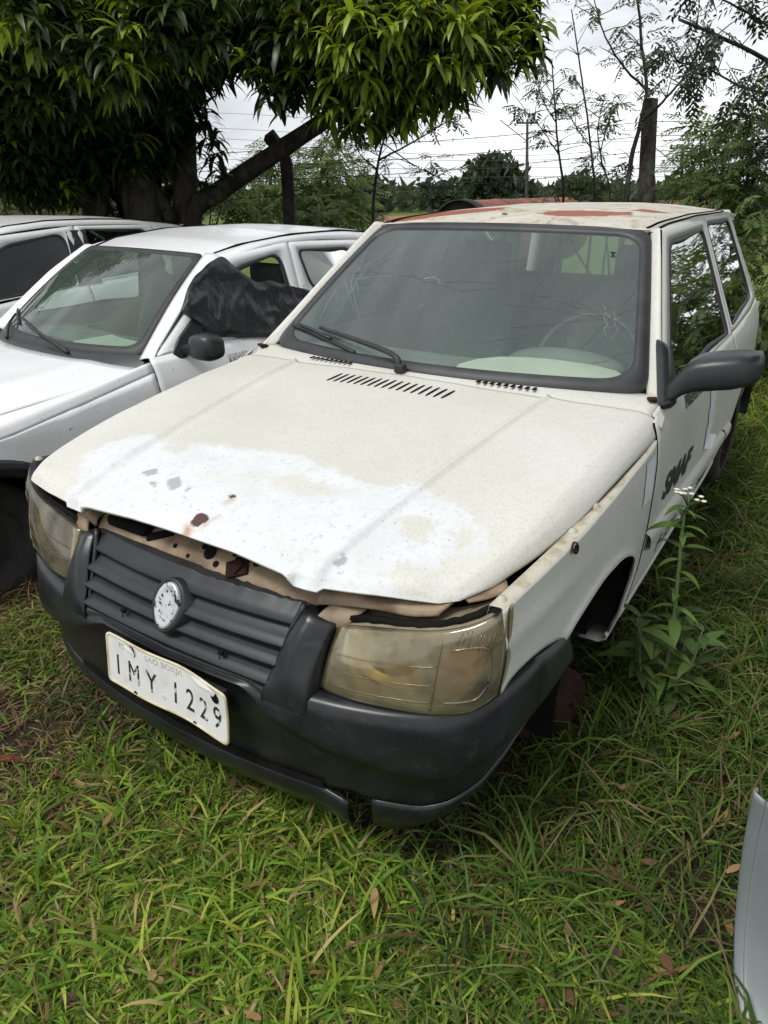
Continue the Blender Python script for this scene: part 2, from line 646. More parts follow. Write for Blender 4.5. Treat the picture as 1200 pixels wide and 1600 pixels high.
def round_poly(C, rad, ns=6, ne=8):
    """2-D polygon with rounded corners, fixed point count"""
    C = [np.asarray(c, float) for c in C]
    k = len(C)
    rad = [rad] * k if np.isscalar(rad) else rad
    corners = []
    for i in range(k):
        p, a, b = C[i], C[i - 1], C[(i + 1) % k]
        da, db = a - p, b - p
        la, lb = np.linalg.norm(da), np.linalg.norm(db)
        r = min(rad[i], la * .49, lb * .49)
        s, e = p + da / la * r, p + db / lb * r
        t = np.linspace(0, 1, ns)[:, None]
        corners.append((1 - t)**2 * s + 2 * t * (1 - t) * p + t**2 * e)
    out = []
    for i in range(k):
        out.append(corners[i])
        t = np.linspace(0, 1, ne + 2)[1:-1, None]
        out.append(corners[i][-1] * (1 - t) + corners[(i + 1) % k][0] * t)
    return np.concatenate(out)


def ringF(n, k):
    """k loops of n points, bridged"""
    return [(r * n + j, r * n + (j + 1) % n, (r + 1) * n + (j + 1) % n, (r + 1) * n + j) for r in range(k - 1) for j in range(n)]


def text_mesh(txt, size, ext=.0006, shear=0., bold=0.0, space=1.0):
    cu = bpy.data.curves.new('lettering', 'FONT')
    cu.body = txt
    cu.size = size
    cu.extrude = ext
    cu.shear = shear
    cu.offset = bold
    cu.align_x = 'CENTER'
    cu.align_y = 'CENTER'
    cu.space_character = space
    cu.resolution_u = 3
    ob = bpy.data.objects.new('lettering_tmp', cu)
    COL.objects.link(ob)
    dg = bpy.context.evaluated_depsgraph_get()
    dg.update()
    me = bpy.data.meshes.new_from_object(ob.evaluated_get(dg))
    V = np.array([v.co[:] for v in me.vertices])
    F = [tuple(p.vertices) for p in me.polygons]
    bpy.data.objects.remove(ob)
    bpy.data.curves.remove(cu)
    bpy.data.meshes.remove(me)
    return V, F


def lettering(name, txt, size, m, parent, org, ux, uy, ext=.0008, shear=0., bold=0., space=1., warp=None):
    V, F = text_mesh(txt, size, ext, shear, bold, space)
    ux, uy = np.asarray(ux, float), np.asarray(uy, float)
    uz = np.cross(ux, uy)
    P = np.asarray(org) + V[:, :1] * ux + V[:, 1:2] * uy + V[:, 2:] * uz
    if warp is not None:
        P = warp(P)
    return mk(name, P, F, m, parent, smooth=False)


def sdpoly(pts, poly):
    """signed distance of 2-D points to a polygon, inside positive"""
    pts = np.asarray(pts, float)
    poly = np.asarray(poly, float)
    dmin = np.full(len(pts), 1e9)
    ins = np.zeros(len(pts), bool)
    for i in range(len(poly)):
        a, b = poly[i - 1], poly[i]
        ab = b - a
        t = np.clip(((pts - a) @ ab) / (ab @ ab + 1e-12), 0, 1)
        dmin = np.minimum(dmin, np.linalg.norm(pts - a - t[:, None] * ab, axis=1))
        c = (a[1] > pts[:, 1]) != (b[1] > pts[:, 1])
        xx = (b[0] - a[0]) * (pts[:, 1] - a[1]) / (b[1] - a[1] + 1e-12) + a[0]
        ins ^= c & (pts[:, 0] < xx)
    return np.where(ins, dmin, -dmin)


def nz(x, y, z=0., s=1.):
    return mnoise.noise((x * s, y * s, z * s))


# ------------------------------------------------------------------ ground
def gz(x, y):
    """height of the ground"""
    x = np.asarray(x, float)
    y = np.asarray(y, float)
    s = np.interp(x, [-8, -4.2, -2.4, -1.0, 3, 40], [-.16, -.14, -.09, .03, .03, .03])
    far = np.clip((y - 9) / 55, 0, 1)
    return s - far * 3.4 + .012 * np.sin(3.1 * x + 1.3 * y) * np.cos(2.3 * y - .7 * x) + .006 * np.sin(9 * x) * np.sin(8 * y + 1)


def build_ground():
    a = np.concatenate([-np.geomspace(600, 6.2, 30), np.linspace(-6, 6, 121), np.geomspace(6.2, 600, 30)])
    bb = np.concatenate([-np.geomspace(200, 3.2, 16), np.linspace(-3, 9, 121), np.geomspace(9.2, 900, 36)])
    X, Y = np.meshgrid(a, bb)
    G = np.stack([X, Y, gz(X, Y)], -1)
    b = NB('earth_and_turf')
    soil = b.mix(b.ramp(b.noise(14, 6, .65), .35, .7), (.055, .038, .025), (.025, .018, .012))
    turf = b.mix(b.ramp(b.noise(1.3, 6, .6), .35, .65), (.075, .115, .028), (.12, .14, .04))
    geo = b.n('NewGeometry')
    sep = b.n('SeparateXYZ')
    b.l(geo.outputs['Position'], sep.inputs[0])
    fy = b.math('DIVIDE', b.math('SUBTRACT', sep.outputs[1], 6.0), 5.0, clamp=True)
    col = b.mix(fy, soil, turf)
    mt = b.done(b.bsdf(col, .95, spec=.1, bump=b.noise(30, 6, .7), bstr=.8, bdist=.02))
    o = gobj('ground', G, mt, None)
    o['kind'] = 'structure'


build_ground()

# ------------------------------------------------------------------ the cream hatchback (nearest car)
UNO = thing('hatchback_car', 'cream white hatchback with peeling hood and black bumper, nearest the camera', 'car', (0, 1.8, .03))
_bx = np.array([0, .2, .4, .52, .61, .678, .725, .751, .763, .7665])
_by = np.array([-.06, -.05, -.0235, .006, .0435, .0925, .16, .2475, .35, .45])


def plan_curve(n=61):
    P = cr1(np.c_[_bx, _by, 0 * _bx], 400)
    L = np.r_[0, np.cumsum(np.linalg.norm(np.diff(P, axis=0), axis=1))]
    t = np.linspace(0, L[-1], n)
    x = np.interp(t, L, P[:, 0])
    y = np.interp(t, L, P[:, 1])
    nx, ny = np.gradient(y), -np.gradient(x)
    k = np.hypot(nx, ny)
    return x, y, nx / k, ny / k


def side_x(y, z):
    y = np.asarray(y, float)
    z = np.asarray(z, float)
    x = np.interp(z, [.2, .27, .36, .47, .60, .72, .80, .86, .91, .94, 1.36, 1.42],
                  [.70, .725, .752, .768, .776, .777, .774, .766, .748, .733, .552, .528])
    t = np.interp(y, [0, .13, .3, .5, .7, 1.0, 2.5, 3.0, 3.4, 3.65], [.08, .057, .036, .017, .006, 0, 0, .012, .04, .09])
    return x - t


def hood_grid():
    # each entry: key column along the hood from its front edge to the cowl (x, y, z)
    ys = [0, .03, .10, .24, .43, .62, .83, 1.0]

    def colm(x0, x1, yf, zf, crown):
        c = []
        for k, yy in enumerate(ys):
            t = yy / 1.0
            y = yf + (yy if k else 0) * (1.0 - yf + .02 * 0) if k else yf
            c.append((x0 + (x1 - x0) * t, y, None))
        return c
    prof_y = [0, .03, .06, .14, .26, .45, .64, .85, 1.02]
    prof_z = [.785, .802, .812, .834, .857, .885, .91, .935, .948]

    def zc(y):
        return np.interp(y, prof_y, prof_z)
    cols = []

    def add(x0, x1, yf, zf, drop0, drop1, yr, fy=None):
        pts = []
        fr = [0, .028, .085, .20, .36, .55, .78, 1.0]
        for k, t in enumerate(fr):
            y = yf + (yr - yf) * t
            x = x0 + (x1 - x0) * t
            z = zc(y) - (drop0 + (drop1 - drop0) * t)
            if k == 0:
                z = zf
            pts.append((x, y, z))
        cols.append(pts)
    add(0, 0, .049, .796, .0, .0, 1.0)
    add(.16, .18, .046, .796, .003, .003, 1.003)
    add(.300, .36, .033, .795, .006, .010, 1.012)
    add(.318, .405, .028, .793, .008, .012, 1.016)
    add(.328, .425, .034, .773, .011, .013, 1.018)
    add(.352, .446, .036, .772, .013, .015, 1.02)
    add(.366, .455, .036, .773, -.005, .0, 1.02)      # raised crease of the hood
    add(.380, .466, .038, .774, .010, .010, 1.022)
    add(.390, .476, .048, .781, .013, .012, 1.024)
    add(.47, .55, .075, .780, .022, .016, 1.035)
    add(.545, .63, .110, .774, .030, .020, 1.05)
    cols.append([(.595, .135, .770), (.607, .155, .783), (.627, .20, .803), (.655, .30, .826), (.678, .45, .858), (.69, .63, .884), (.70, .87, .908), (.705, 1.07, .922)])
    cols.append([(.625, .162, .771), (.636, .182, .782), (.654, .235, .799), (.682, .335, .82), (.706, .47, .846), (.718, .65, .873), (.728, .89, .898), (.735, 1.075, .912)])
    cols.append([(.643, .195, .774), (.653, .212, .781), (.668, .26, .792), (.694, .355, .807), (.720, .49, .832), (.735, .66, .856), (.748, .90, .880), (.754, 1.08, .893)])
    cols.append([(.655, .225, .774), (.664, .245, .777), (.677, .285, .784), (.701, .37, .795), (.727, .50, .817), (.744, .67, .838), (.757, .91, .857), (.763, 1.085, .868)])
    half = np.array(cols)                    # cols x 8 x 3
    full = np.concatenate([mir(half[::-1][:-1]), half])
    # denser columns across, smooth along
    nu_along = 120
    C = np.array([cr1(c, nu_along) for c in full])
    # refine along the front more
    dense = []
    for j in range(nu_along):
        pts = C[:, j]
        seg = []
        for i in range(len(pts) - 1):
            n = max(2, int(round(np.linalg.norm(pts[i + 1] - pts[i]) / .013)))
            n = {True: n, False: n}[True]
            seg.append(n)
        dense.append(seg)
    segs = np.max(np.array(dense), axis=0)
    rows = []
    for j in range(nu_along):
        pts = C[:, j]
        T = np.zeros_like(pts)
        T[1:-1] = (pts[2:] - pts[:-2]) / 2
        T[0], T[-1] = pts[1] - pts[0], pts[-1] - pts[-2]
        row = []
        for i in range(len(pts) - 1):
            d = np.linalg.norm(pts[i + 1] - pts[i])
            for s in np.arange(segs[i]) / segs[i]:
                row.append(pts[i] * (1 - s) + pts[i + 1] * s)
        row.append(pts[-1])
        rows.append(row)
    G = np.array(rows)
    # gentle smoothing across, keeps crease readable
    for _ in range(1):
        G[10:, 1:-1] = .5 * G[10:, 1:-1] + .25 * (G[10:, :-2] + G[10:, 2:])
    # the hood sits skewed: its far corner reaches over the lamp, the near one leaves a gap
    wl = np.clip((.55 - G[..., 1]) / .40, 0, 1) * np.clip((-G[..., 0] - .36) / .22, 0, 1)
    G[..., 0] -= .050 * wl
    G[..., 1] -= .028 * wl
    G[..., 2] -= .004 * wl
    # small dents
    for i in range(G.shape[0]):
        for j in range(G.shape[1]):
            x, y, z = G[i, j]
            G[i, j, 2] += .0018 * nz(x * 6, y * 6, 2.) + .0008 * nz(x * 19, y * 19, 5.)
    return G


def maxsd(P, polys, pad=0):
    return np.max([sdpoly(P, p) + pad for p in polys], axis=0)


def build_hood():
    G = hood_grid()
    P = G.reshape(-1, 3)[:, :2]
    peel = [(-.40, .03), (-.424, .094), (-.546, .22), (-.512, .336), (-.442, .357), (-.316, .325), (-.217, .37), (-.071, .382), (.015, .405),
            (.135, .38), (.252, .372), (.309, .365), (.365, .413), (.441, .397), (.529, .38), (.593, .341), (.626, .30), (.602, .249),
            (.562, .23), (.57, .19), (.508, .174), (.494, .126), (.525, .099), (.46, .06), (.383, .02), (.2, -.05), (-.2, -.05)]
    holes = [[(.062, .288), (.106, .318), (.184, .314), (.248, .301), (.205, .263), (.14, .252), (.093, .263)],
             [(.425, .273), (.446, .305), (.493, .289), (.494, .248), (.462, .238)],
             [(.532, .288), (.562, .315), (.584, .284), (.57, .256)], [(-.33, .31), (-.29, .35), (-.24, .34), (-.27, .29)],
             [(-.02, .26), (.0, .30), (.04, .29), (.03, .26)]]
    pe = np.minimum(sdpoly(P, peel), -maxsd(P, holes))
    rust = maxsd(P, [[(.006, .072), (-.001, .108), (.019, .115), (.045, .101), (.046, .081), (.032, .062)],
                     [(.014, .182), (.029, .198), (.048, .186), (.038, .168)], [(.030, .125), (.04, .13), (.038, .118)]], -.003)
    stain = maxsd(P, [[(.008, .03), (-.002, .068), (.02, .074), (.032, .05)], [(.036, .06), (.048, .11), (.058, .12), (.055, .08)],
                      [(.03, .15), (.035, .185), (.048, .18), (.045, .15)]], -.003)
    grey = maxsd(P, [[(-.275, .188), (-.249, .213), (-.228, .192), (-.25, .175)], [(-.177, .181), (-.159, .201), (-.124, .172), (-.131, .145)],
                     [(-.213, .154), (-.206, .165), (-.186, .147)], [(-.10, .165), (-.085, .172), (-.09, .158)], [(.385, .09), (.39, .12), (.40, .115), (.395, .085)]], .002)
    h = gobj('hood', G, 'uno_hood', UNO, solid=.009, attrs=dict(peel=pe, rust=rust, stain=stain, grey=grey))

    def hz(x, y):
        i = np.argmin((P[:, 0] - x)**2 + (P[:, 1] - y)**2)
        return G.reshape(-1, 3)[i, 2]
    # slanted louvre slots in front of the windscreen
    for k in range(17):
        x = -.205 + .405 * k / 16
        y0, y1 = .868, .945
        V, F = [], []
        n = 6
        for i in range(n + 1):
            y = y0 + (y1 - y0) * i / n
            xx = x + (-.004 if False else 0) + .004 * (i / n - .5)
            wd = .0052 * math.sin(math.pi * min(max((i + .35) / (n + .7), 0), 1))**.4
            z = hz(xx, y) + .0014
            V += [(xx - wd, y, z), (xx + wd, y, z)]
        for i in range(n):
            F.append((2 * i, 2 * i + 1, 2 * i + 3, 2 * i + 2))
        mk('louvre_slot', V, F, 'void', h, smooth=False)
    return G


def build_cowl():
    """body-colour strip between hood and windscreen seal, with two rows of vents"""
    U = np.linspace(-1, 1, 61)
    rows = []
    for t in np.linspace(0, 1, 6):
        r = []
        for u in U:
            x = u * .735
            yf = .975 + .075 * u * u
            yb = 1.062 + .15 * u * u
            z0 = .934 - .022 * u * u - (.012 * abs(u)**6)
            z1 = .953 - .012 * u * u
            r.append((x, yf + (yb - yf) * t, z0 + (z1 - z0) * t - .003 + .006 * math.sin(t * math.pi)))
        rows.append(r)
    c = gobj('cowl_panel', np.array(rows), 'uno', UNO, solid=.006)
    for sgn, xa, xb in ((-1, .235, .405), (1, .235, .405)):
        for k in range(9):
            x = sgn * (xa + (xb - xa) * k / 8)
            u = x / .735
            y = 1.020 + .09 * u * u
            z = .9495 - .018 * u * u + .0035
            V, F = boxd((x, y + .004, z), (.0085, .024, .003))
            mk('cowl_slot', V, F, 'void', c, smooth=False)
    # rust hole and seam at the corner
    for s in (1, -1):
        V, F = boxd((s * .725, 1.155, .938), (.05, .028, .008), Matrix.Rotation(.5 * s, 3, 'Z'))
        bevel(mk('rusted_corner', V, F, 'rust', c, smooth=False), .003)


def WS(u, v, lift=0.):
    x = u * (.685 + (.518 - .685) * v)
    y = 1.045 + .59 * v + u * u * (.145 - .095 * v)
    z = .945 + .407 * v - .012 * v * u * u + .012 * math.sin(math.pi * v)
    return np.array([x, y - .568 * lift, z + .823 * lift])


def ws_loop(inset_u, inset_v, rad, lift):
    C = [(-1 + inset_u, 0 + inset_v), (1 - inset_u, 0 + inset_v), (1 - inset_u * 1.1, 1 - inset_v * .9), (-1 + inset_u * 1.1, 1 - inset_v * .9)]
    sc = np.array([1., .85])
    L = round_poly([np.array(c) / sc for c in C], rad, 9, 22) * sc
    return np.array([WS(a, b, lift) for a, b in L])


def build_windshield():
    root = tag(None or gobj('windshield', np.array([[WS(u, v, .004) for u in np.linspace(-.965, .965, 41)] for v in np.linspace(.035, .965, 25)]), 'ws_glass', UNO))
    loops = [ws_loop(-.012, -.02, .12, -.004), ws_loop(-.006, -.012, .12, .008), ws_loop(.03, .03, .13, .013), ws_loop(.046, .048, .15, .010), ws_loop(.054, .056, .15, .002)]
    n = len(loops[0])
    mk('windshield_seal', np.concatenate(loops), ringF(n, 5), 'seal', root)
    rr = random.Random(5)

    def crack(pts, wdt, m):
        P = np.array([WS(a, b, .0052) for a, b in pts])
        V, F = [], []
        for i in range(len(P)):
            t = P[min(i + 1, len(P) - 1)] - P[max(0, i - 1)]
            nrm = np.array([0, -.568, .823])
            sdir = np.cross(t, nrm)
            sdir /= np.linalg.norm(sdir) + 1e-9
            w_ = wdt * (1 - .7 * i / max(1, len(P) - 1))
            V += [P[i] - sdir * w_, P[i] + sdir * w_]
        for i in range(len(P) - 1):
            F.append((2 * i, 2 * i + 1, 2 * i + 3, 2 * i + 2))
        return V, F

    def walk(a, b, n=14, j=.02):
        a, b = np.array(a), np.array(b)
        out = []
        off = 0
        for i in range(n):
            t = i / (n - 1)
            off = off * .8 + rr.uniform(-j, j)
            out.append(a + (b - a) * t + np.array([off * .3, off]) * math.sin(math.pi * min(1, t * 1.2)))
        return out
    # the long cracks
    dk, lt = [], []
    for a, b in [((-.88, .56), (-.35, .575)), ((-.35, .575), (.02, .50)), ((.02, .50), (.30, .53)), ((.30, .53), (.62, .50)), ((.62, .50), (.83, .387)),
                 ((-.1, .55), (.25, .57)), ((.3, .44), (.83, .39)), ((.38, .30), (.83, .387)), ((.83, .387), (.95, .30)), ((.83, .387), (.93, .55)), ((.83, .387), (.95, .45)),
                 ((.83, .387), (.72, .20)), ((.83, .387), (.90, .22)), ((.83, .387), (.40, .52)), ((.2, .19), (.5, .27)), ((.05, .70), (.33, .745)), ((.78, .13), (.95, .21))]:
        dk.append(crack(walk(a, b, 14, .010), .0011, 0))
    for k in range(20):
        an = rr.uniform(-1.9, 2.6)
        ln = rr.uniform(.1, .42)
        a = (-.78 + rr.uniform(-.10, .06), .52 + rr.uniform(-.10, .10))
        b = (max(-.93, min(-.2, a[0] + ln * math.cos(an))), max(.1, min(.9, a[1] + 1.2 * ln * math.sin(an))))
        lt.append(crack(walk(a, b, 7, .004), .00055, 0))
    lt2 = []
    for k in range(12):
        an = rr.uniform(0, 6.28)
        ln = rr.uniform(.02, .11)
        a = (.83 + rr.uniform(-.03, .05), .385 + rr.uniform(-.06, .06))
        b = (min(.93, a[0] + ln * math.cos(an)), a[1] + ln * 1.6 * math.sin(an))
        lt2.append(crack(walk(a, b, 5, .003), .00055, 0))
    lt.append(crack(walk((-.26, .56), (-.12, .53)), .0014, 0))
    V, F = join(dk)
    mk('crack', V, F, 'crack_dark', root, smooth=False)['kind'] = 'stuff'
    V, F = join(lt)
    mk('crack', V, F, 'crack', root, smooth=False)['kind'] = 'stuff'
    V, F = join(lt2)
    mk('crack', V, F, 'crack', root, smooth=False)['kind'] = 'stuff'
    c = WS(.80, .80, .006)
    V, F = join([boxd(c + np.array([0, 0, dz]), (sx, .003, .006)) for dz, sx in ((0.008, .016), (.002, .006), (-.004, .016))])
    mk('rear_view_mirror_pad', V, F, 'black', root, smooth=False)
    # wiper
    pv = np.array([-.035, 1.02, .957])
    A = np.array([pv, WS(-.10, .03, .045), WS(-.385, .095, .032), WS(-.55, .118, .028), WS(-.70, .135, .024)])
    wp = tube('wiper', cr1(A, 20), np.linspace(.011, .0055, 20), 'black', UNO, n=8)
    V, F = boxd(pv + np.array([0.004, 0, .004]), (.034, .03, .028))
    bevel(mk('wiper_pivot', V, F, 'black', wp, smooth=False), .006)
    B = np.array([WS(-.955, .125, .012), WS(-.8, .115, .014), WS(-.6, .085, .014), WS(-.37, .045, .012)])
    tube('wiper_blade', cr1(B, 24), .0075, 'black', wp, n=6)
    tube('wiper_blade_bridge', cr1(B + np.array([0, -.006, .012]), 12)[2:-3], .005, 'mirror', wp, n=6)


def build_front():
    x, y, nx, ny = plan_curve(70)
    X = np.r_[-x[::-1][:-1], x]
    Y = np.r_[y[::-1][:-1], y]
    NX = np.r_[-nx[::-1][:-1], nx]
    NY = np.r_[ny[::-1][:-1], ny]
    ax = np.abs(X)
    # heights of the section lines along the bumper
    top = np.interp(ax, [0, .28, .31, .36, .40, .55, .66, .715, .74, .757, .767], [.548, .552, .556, .560, .562, .564, .566, .585, .60, .608, .585])
    crease = np.interp(ax, [0, .22, .31, .42, .52, .62, .66, .70, .74, .76, .767], [.532, .530, .492, .457, .44, .42, .42, .44, .478, .502, .515])
    seam = np.interp(ax, [0, .3, .5, .62, .67, .72, .745, .76, .767], [.315, .315, .315, .312, .325, .36, .40, .44, .47])
    bot = np.interp(ax, [0, .4, .56, .62, .67, .72, .745, .76, .767], [.232, .225, .215, .235, .262, .31, .36, .41, .44])
    pl = np.clip((.26 - ax) / .04, 0, 1)          # plate recess
    rows = []

    def row(z, ins):
        rows.append(np.stack([X - NX * ins, Y - NY * ins, z], 1))
    fade = np.clip((.40 - ax) / .12, 0, 1)
    row(top - .002, .05 + 0 * ax)
    lp = .020 * np.clip((.30 - ax) / .06, 0, 1)
    row(top, .022 - .012 * fade + lp)
    row(top - .008, .008 - .006 * fade + lp)
    row(top - .03 * (top - crease) / .1 - .004, .003 + lp)
    row(.55 * top + .45 * crease, .0 + lp)
    row(.2 * top + .8 * crease, -.006 + lp)
    row(crease + .004, -.007 + lp)
    row(crease - .008, .004 + lp)
    row(crease - .028, .022 + .012 * pl)
    row(.5 * (crease + seam), .025 + .012 * pl)
    row(seam + .02, .026 + .004 * pl)
    row(seam + .004, .030 + 0 * ax)
    row(seam - .002, .05 + 0 * ax)
    G = np.array(rows)
    bm = gobj('front_bumper', G, 'bumper', UNO, solid=.004, flip=True)
    # lower lip: torn away between x .47 and .50 at the camera side
    for nm, a, b, dz in (('lower_lip', -.7665, .470, 0), ('torn_lip_end', .502, .7665, 0)):
        k = (X >= a) & (X <= b)
        rr_ = []
        for zf, ins in ((0.0, .036), (-.004, .029), (.2, .026), (.55, .031), (1.0, .050), (1.03, .075)):
            z = seam + (bot - seam) * zf if zf >= 0 else seam - .004
            wob = np.array([.006 * nz(q * 9, zf * 3., 1.) for q in X]) * (zf > .5) * (X > .2)
            rr_.append(np.stack([X - NX * ins, Y - NY * ins, z + wob], 1)[k])
        g = np.array(rr_)
        if nm == 'lower_lip':
            g[:, -6:, 2] += np.linspace(0, -.012, 6)
            g[:, -6:, 1] += np.linspace(0, -.012, 6)
        gobj(nm, g, 'bumper', bm, solid=.004, flip=True)
    # dark slot above the lip in the centre
    k = ax < .42
    g = np.array([np.stack([X - NX * i, Y - NY * i, seam + dz], 1)[k] for dz, i in ((.024, .0215), (.0, .0235))])
    gobj('bumper_slot', g, 'void', bm, flip=True)
    # uprights between grille and headlight
    for s in (1, -1):
        inner = [(.282, -.034, .500), (.285, -.038, .545), (.298, -.008, .60), (.312, .022, .66), (.330, .062, .708)]
        mid1 = [(.322, -.030, .495), (.325, -.036, .545), (.330, -.020, .60), (.342, .010, .66), (.350, .052, .706)]
        mid2 = [(.366, -.022, .490), (.368, -.029, .545), (.362, -.014, .60), (.372, .020, .65), (.382, .058, .696)]
        outer = [(.390, -.010, .490), (.391, -.018, .540), (.390, .010, .61), (.393, .042, .655), (.400, .072, .692)]
        back = [(.388, .05, .490), (.389, .05, .540), (.388, .07, .61), (.391, .09, .655), (.398, .11, .690)]
        g = patch([inner, mid1, mid2, outer, back], 16, 20)
        tp = g[:, -1:] + np.array([0, .045, .001])
        g = np.concatenate([g, tp], 1)
        if s < 0:
            g = mir(g)
        gobj('bumper_upright', g, 'bumper', bm, solid=.004, flip=(s > 0))
    return bm


def build_grille():
    def gy(x, z, out=0.):
        t = (z - .559) / (.712 - .559)
        ye = -.008 + t * .078
        return ye - np.interp(z, [.55, .71], [.012, .030]) * (1 - (x / .33)**2) - out
    hw = lambda z: np.interp(z, [.545, .559, .675, .712, .73], [.285, .294, .316, .328, .33])
    xs = np.linspace(-1, 1, 49)

    def band(z0, z1, o0, o1, back=.03):
        rows = []
        for z, o in ((z0 - .001, o0 - back), (z0, o0), (z0 + .006, o0 + .002), ((z0 + z1) / 2, (o0 + o1) / 2 + .0015), (z1 - .003, o1 + .001), (z1, o1), (z1 + .001, o1 - back)):
            rows.append([(u * hw(z), gy(u * hw(z), z, o), z) for u in xs])
        return np.array(rows)
    g = gobj('grille', np.array([[(u * hw(z), gy(u * hw(z), z, -.035) + .002, z) for u in xs] for z in (.55, .62, .70)]), 'void', UNO)
    hdr = band(.672, .711, .006, -.012, .02)
    # torn top edge on the camera side
    for r in (4, 5, 6):
        for i, u in enumerate(xs):
            if u > .12:
                hdr[r, i, 2] += -.003 + .006 * nz(u * 22, r * .1, 3.)
    gobj('grille_header', hdr, 'grille', g, flip=True)
    dk = np.array([hdr[5] + np.array([0, dy, dz]) for dy, dz in ((0, .0), (.018, .003), (.040, .0), (.045, -.02))])
    gobj('grille_deck', dk, 'black', g, flip=False)
    for k, z0 in enumerate((.561, .598, .635)):
        gobj('slat', band(z0, z0 + .029, .021, -.012, .03), 'grille', g, flip=True)
    gobj('slat', band(.551, .558, .006, .0, .02), 'grille', g, flip=True)
    for s in (-1, 1):
        P = [(s * (hw(z) - .002), gy(hw(z), z, .004), z) for z in np.linspace(.548, .716, 12)]
        tube('grille_side_frame', P, .007, 'grille', g, n=6)
    # emblem pod and worn oval badge
    c = np.array([0, gy(0, .644, .024), .644])
    up = np.array([0, .45, .893])
    fw = np.array([0, -.893, .45])
    rx = np.array([1., 0, 0])

    def oval(sx, sz, d, n=40):
        out = []
        for i in range(n):
            t = 2 * math.pi * i / n
            zz = math.sin(t)
            xx = math.cos(t) * (1 - .16 * (-zz if zz < 0 else 0) + .0)
            out.append(c + rx * xx * sx + up * zz * sz + fw * d)
        return out
    loops = oval(.060, .066, -.04) + oval(.050, .062, .000) + oval(.042, .058, .004) + oval(.0375, .054, .000)
    mk('badge_pod', loops, ringF(40, 4), 'grille', g)
    L = oval(.0370, .0535, -.001) + oval(.0365, .053, .006) + oval(.033, .049, .0085) + oval(.027, .042, .006) + oval(.012, .02, .0072) + oval(.001, .002, .0072)
    mk('badge', L, ringF(40, 6), 'chrome', g)
    # two broken clips with thin wires
    for xx in (-.145, .165):
        q = np.array([xx, gy(xx, .583, .016), .589])
        V, F = join([boxd(q, (.011, .008, .009)), tube('', [q, q + np.array([-.006, -.003, -.018]), q + np.array([-.012, -.004, -.034])], .0012, None, n=5, data=True)])
        mk('broken_clip', V, F, 'void', g, smooth=False)


def build_plate():
    def P(u, v, d=0.):
        # plate hangs a little crooked and is bent along its top edge
        x = u * .2 + .020
        z = .472 + v * .065 - u * .002
        y = -.064 + .008 * v - .006 * abs(u)**2 * (1 if u > 0 else .3) - .010 * max(0, u - .2) * max(0, v) + .003 * math.sin(u * 5)
        return np.array([x, y - d, z])
    C = round_poly([(-.2, -.065), (.2, -.065), (.2, .065), (-.2, .065)], .014, 5, 14) / np.array([.2, .065])
    n = len(C)

    def loop(s, d):
        return [P(a * s[0], b * s[1], d) for a, b in C]
    outer = loop((1, 1), .0) + loop((1, 1), .0035) + loop((.985, .955), .0045) + loop((.97, .915), .0018)
    pl = mk('license_plate', outer, ringF(n, 4), 'plate_edge', UNO)
    us, vs = np.linspace(-.972, .972, 33), np.linspace(-.92, .92, 9)
    gobj('plate_face', np.array([[P(a, b, .0018) for a in us] for b in vs]), 'plate', pl, flip=False)
    gobj('plate_back', np.array([[P(a, b, -.001) for a in us] for b in vs]), 'plate_edge', pl, flip=True)

    def warp(org):
        def f(V):
            return np.array([P(p[0] / .2, p[2] / .065, .0022 - p[1]) for p in V])
        return f
    for ch, u in zip('IMY1229', (-.162, -.103, -.043, .030, .076, .121, .166)):
        lettering('character', ch, .083 if ch != '1' else .083, 'worn_ink', pl, (u, 0, -.012), (.70, 0, 0), (0, 0, .92), .0008, warp=warp(0), bold=.0)
    lettering('dot', '.', .10, 'faint_ink', pl, (-.006, 0, -.008), (1, 0, 0), (0, 0, 1), .0006, warp=warp(0))
    lettering('town_name', 'SAO BORJA', .021, 'faint_ink', pl, (-.005, 0, .047), (.95, 0, 0), (0, 0, 1), .0006, warp=warp(0), space=1.15)
    lettering('state_letters', 'RS', .020, 'faint_ink', pl, (-.145, 0, .046), (1, 0, 0), (0, 0, 1), .0006, warp=warp(0))
    for u, v, r_ in ((-.108, .048, .0115), (.163, .040, .013), (-.10, -.060, .006), (.09, -.060, .005)):
        L = []
        for rr_, dd in ((r_, .0034), (r_ * .8, .0038), (.0004, .003)):
            L += [P((u + rr_ * math.cos(t)) / .2, (v + rr_ * math.sin(t)) / .065, dd) for t in np.linspace(0, 2 * math.pi, 17)[:-1]]
        mk('plate_bolt_hole', L, ringF(16, 3), 'void', pl)
    # creased and folded metal at the torn corner
    V = [P(.40, .93, .004), P(.47, .72, .005), P(.80, .66, .005), P(.86, .90, .006), P(.62, .98, .004), P(.58, .78, .008)]
    mk('bent_flap', V, [(0, 1, 5), (0, 5, 4), (4, 5, 3), (5, 2, 3), (5, 1, 2)], 'plate', pl, smooth=False)
    V = [P(-.66, .93, .004), P(-.50, .93, .008), P(-.46, .70, .006), P(-.50, .52, .004), P(-.65, .72, .006)]
    mk('bent_flap', V, [(0, 4, 2, 1), (4, 3, 2)], 'plate', pl, smooth=False)
    V, F = boxd((0, -.042, .46), (.36, .02, .09))
    mk('plate_bracket', V, F, 'black', pl, smooth=False)


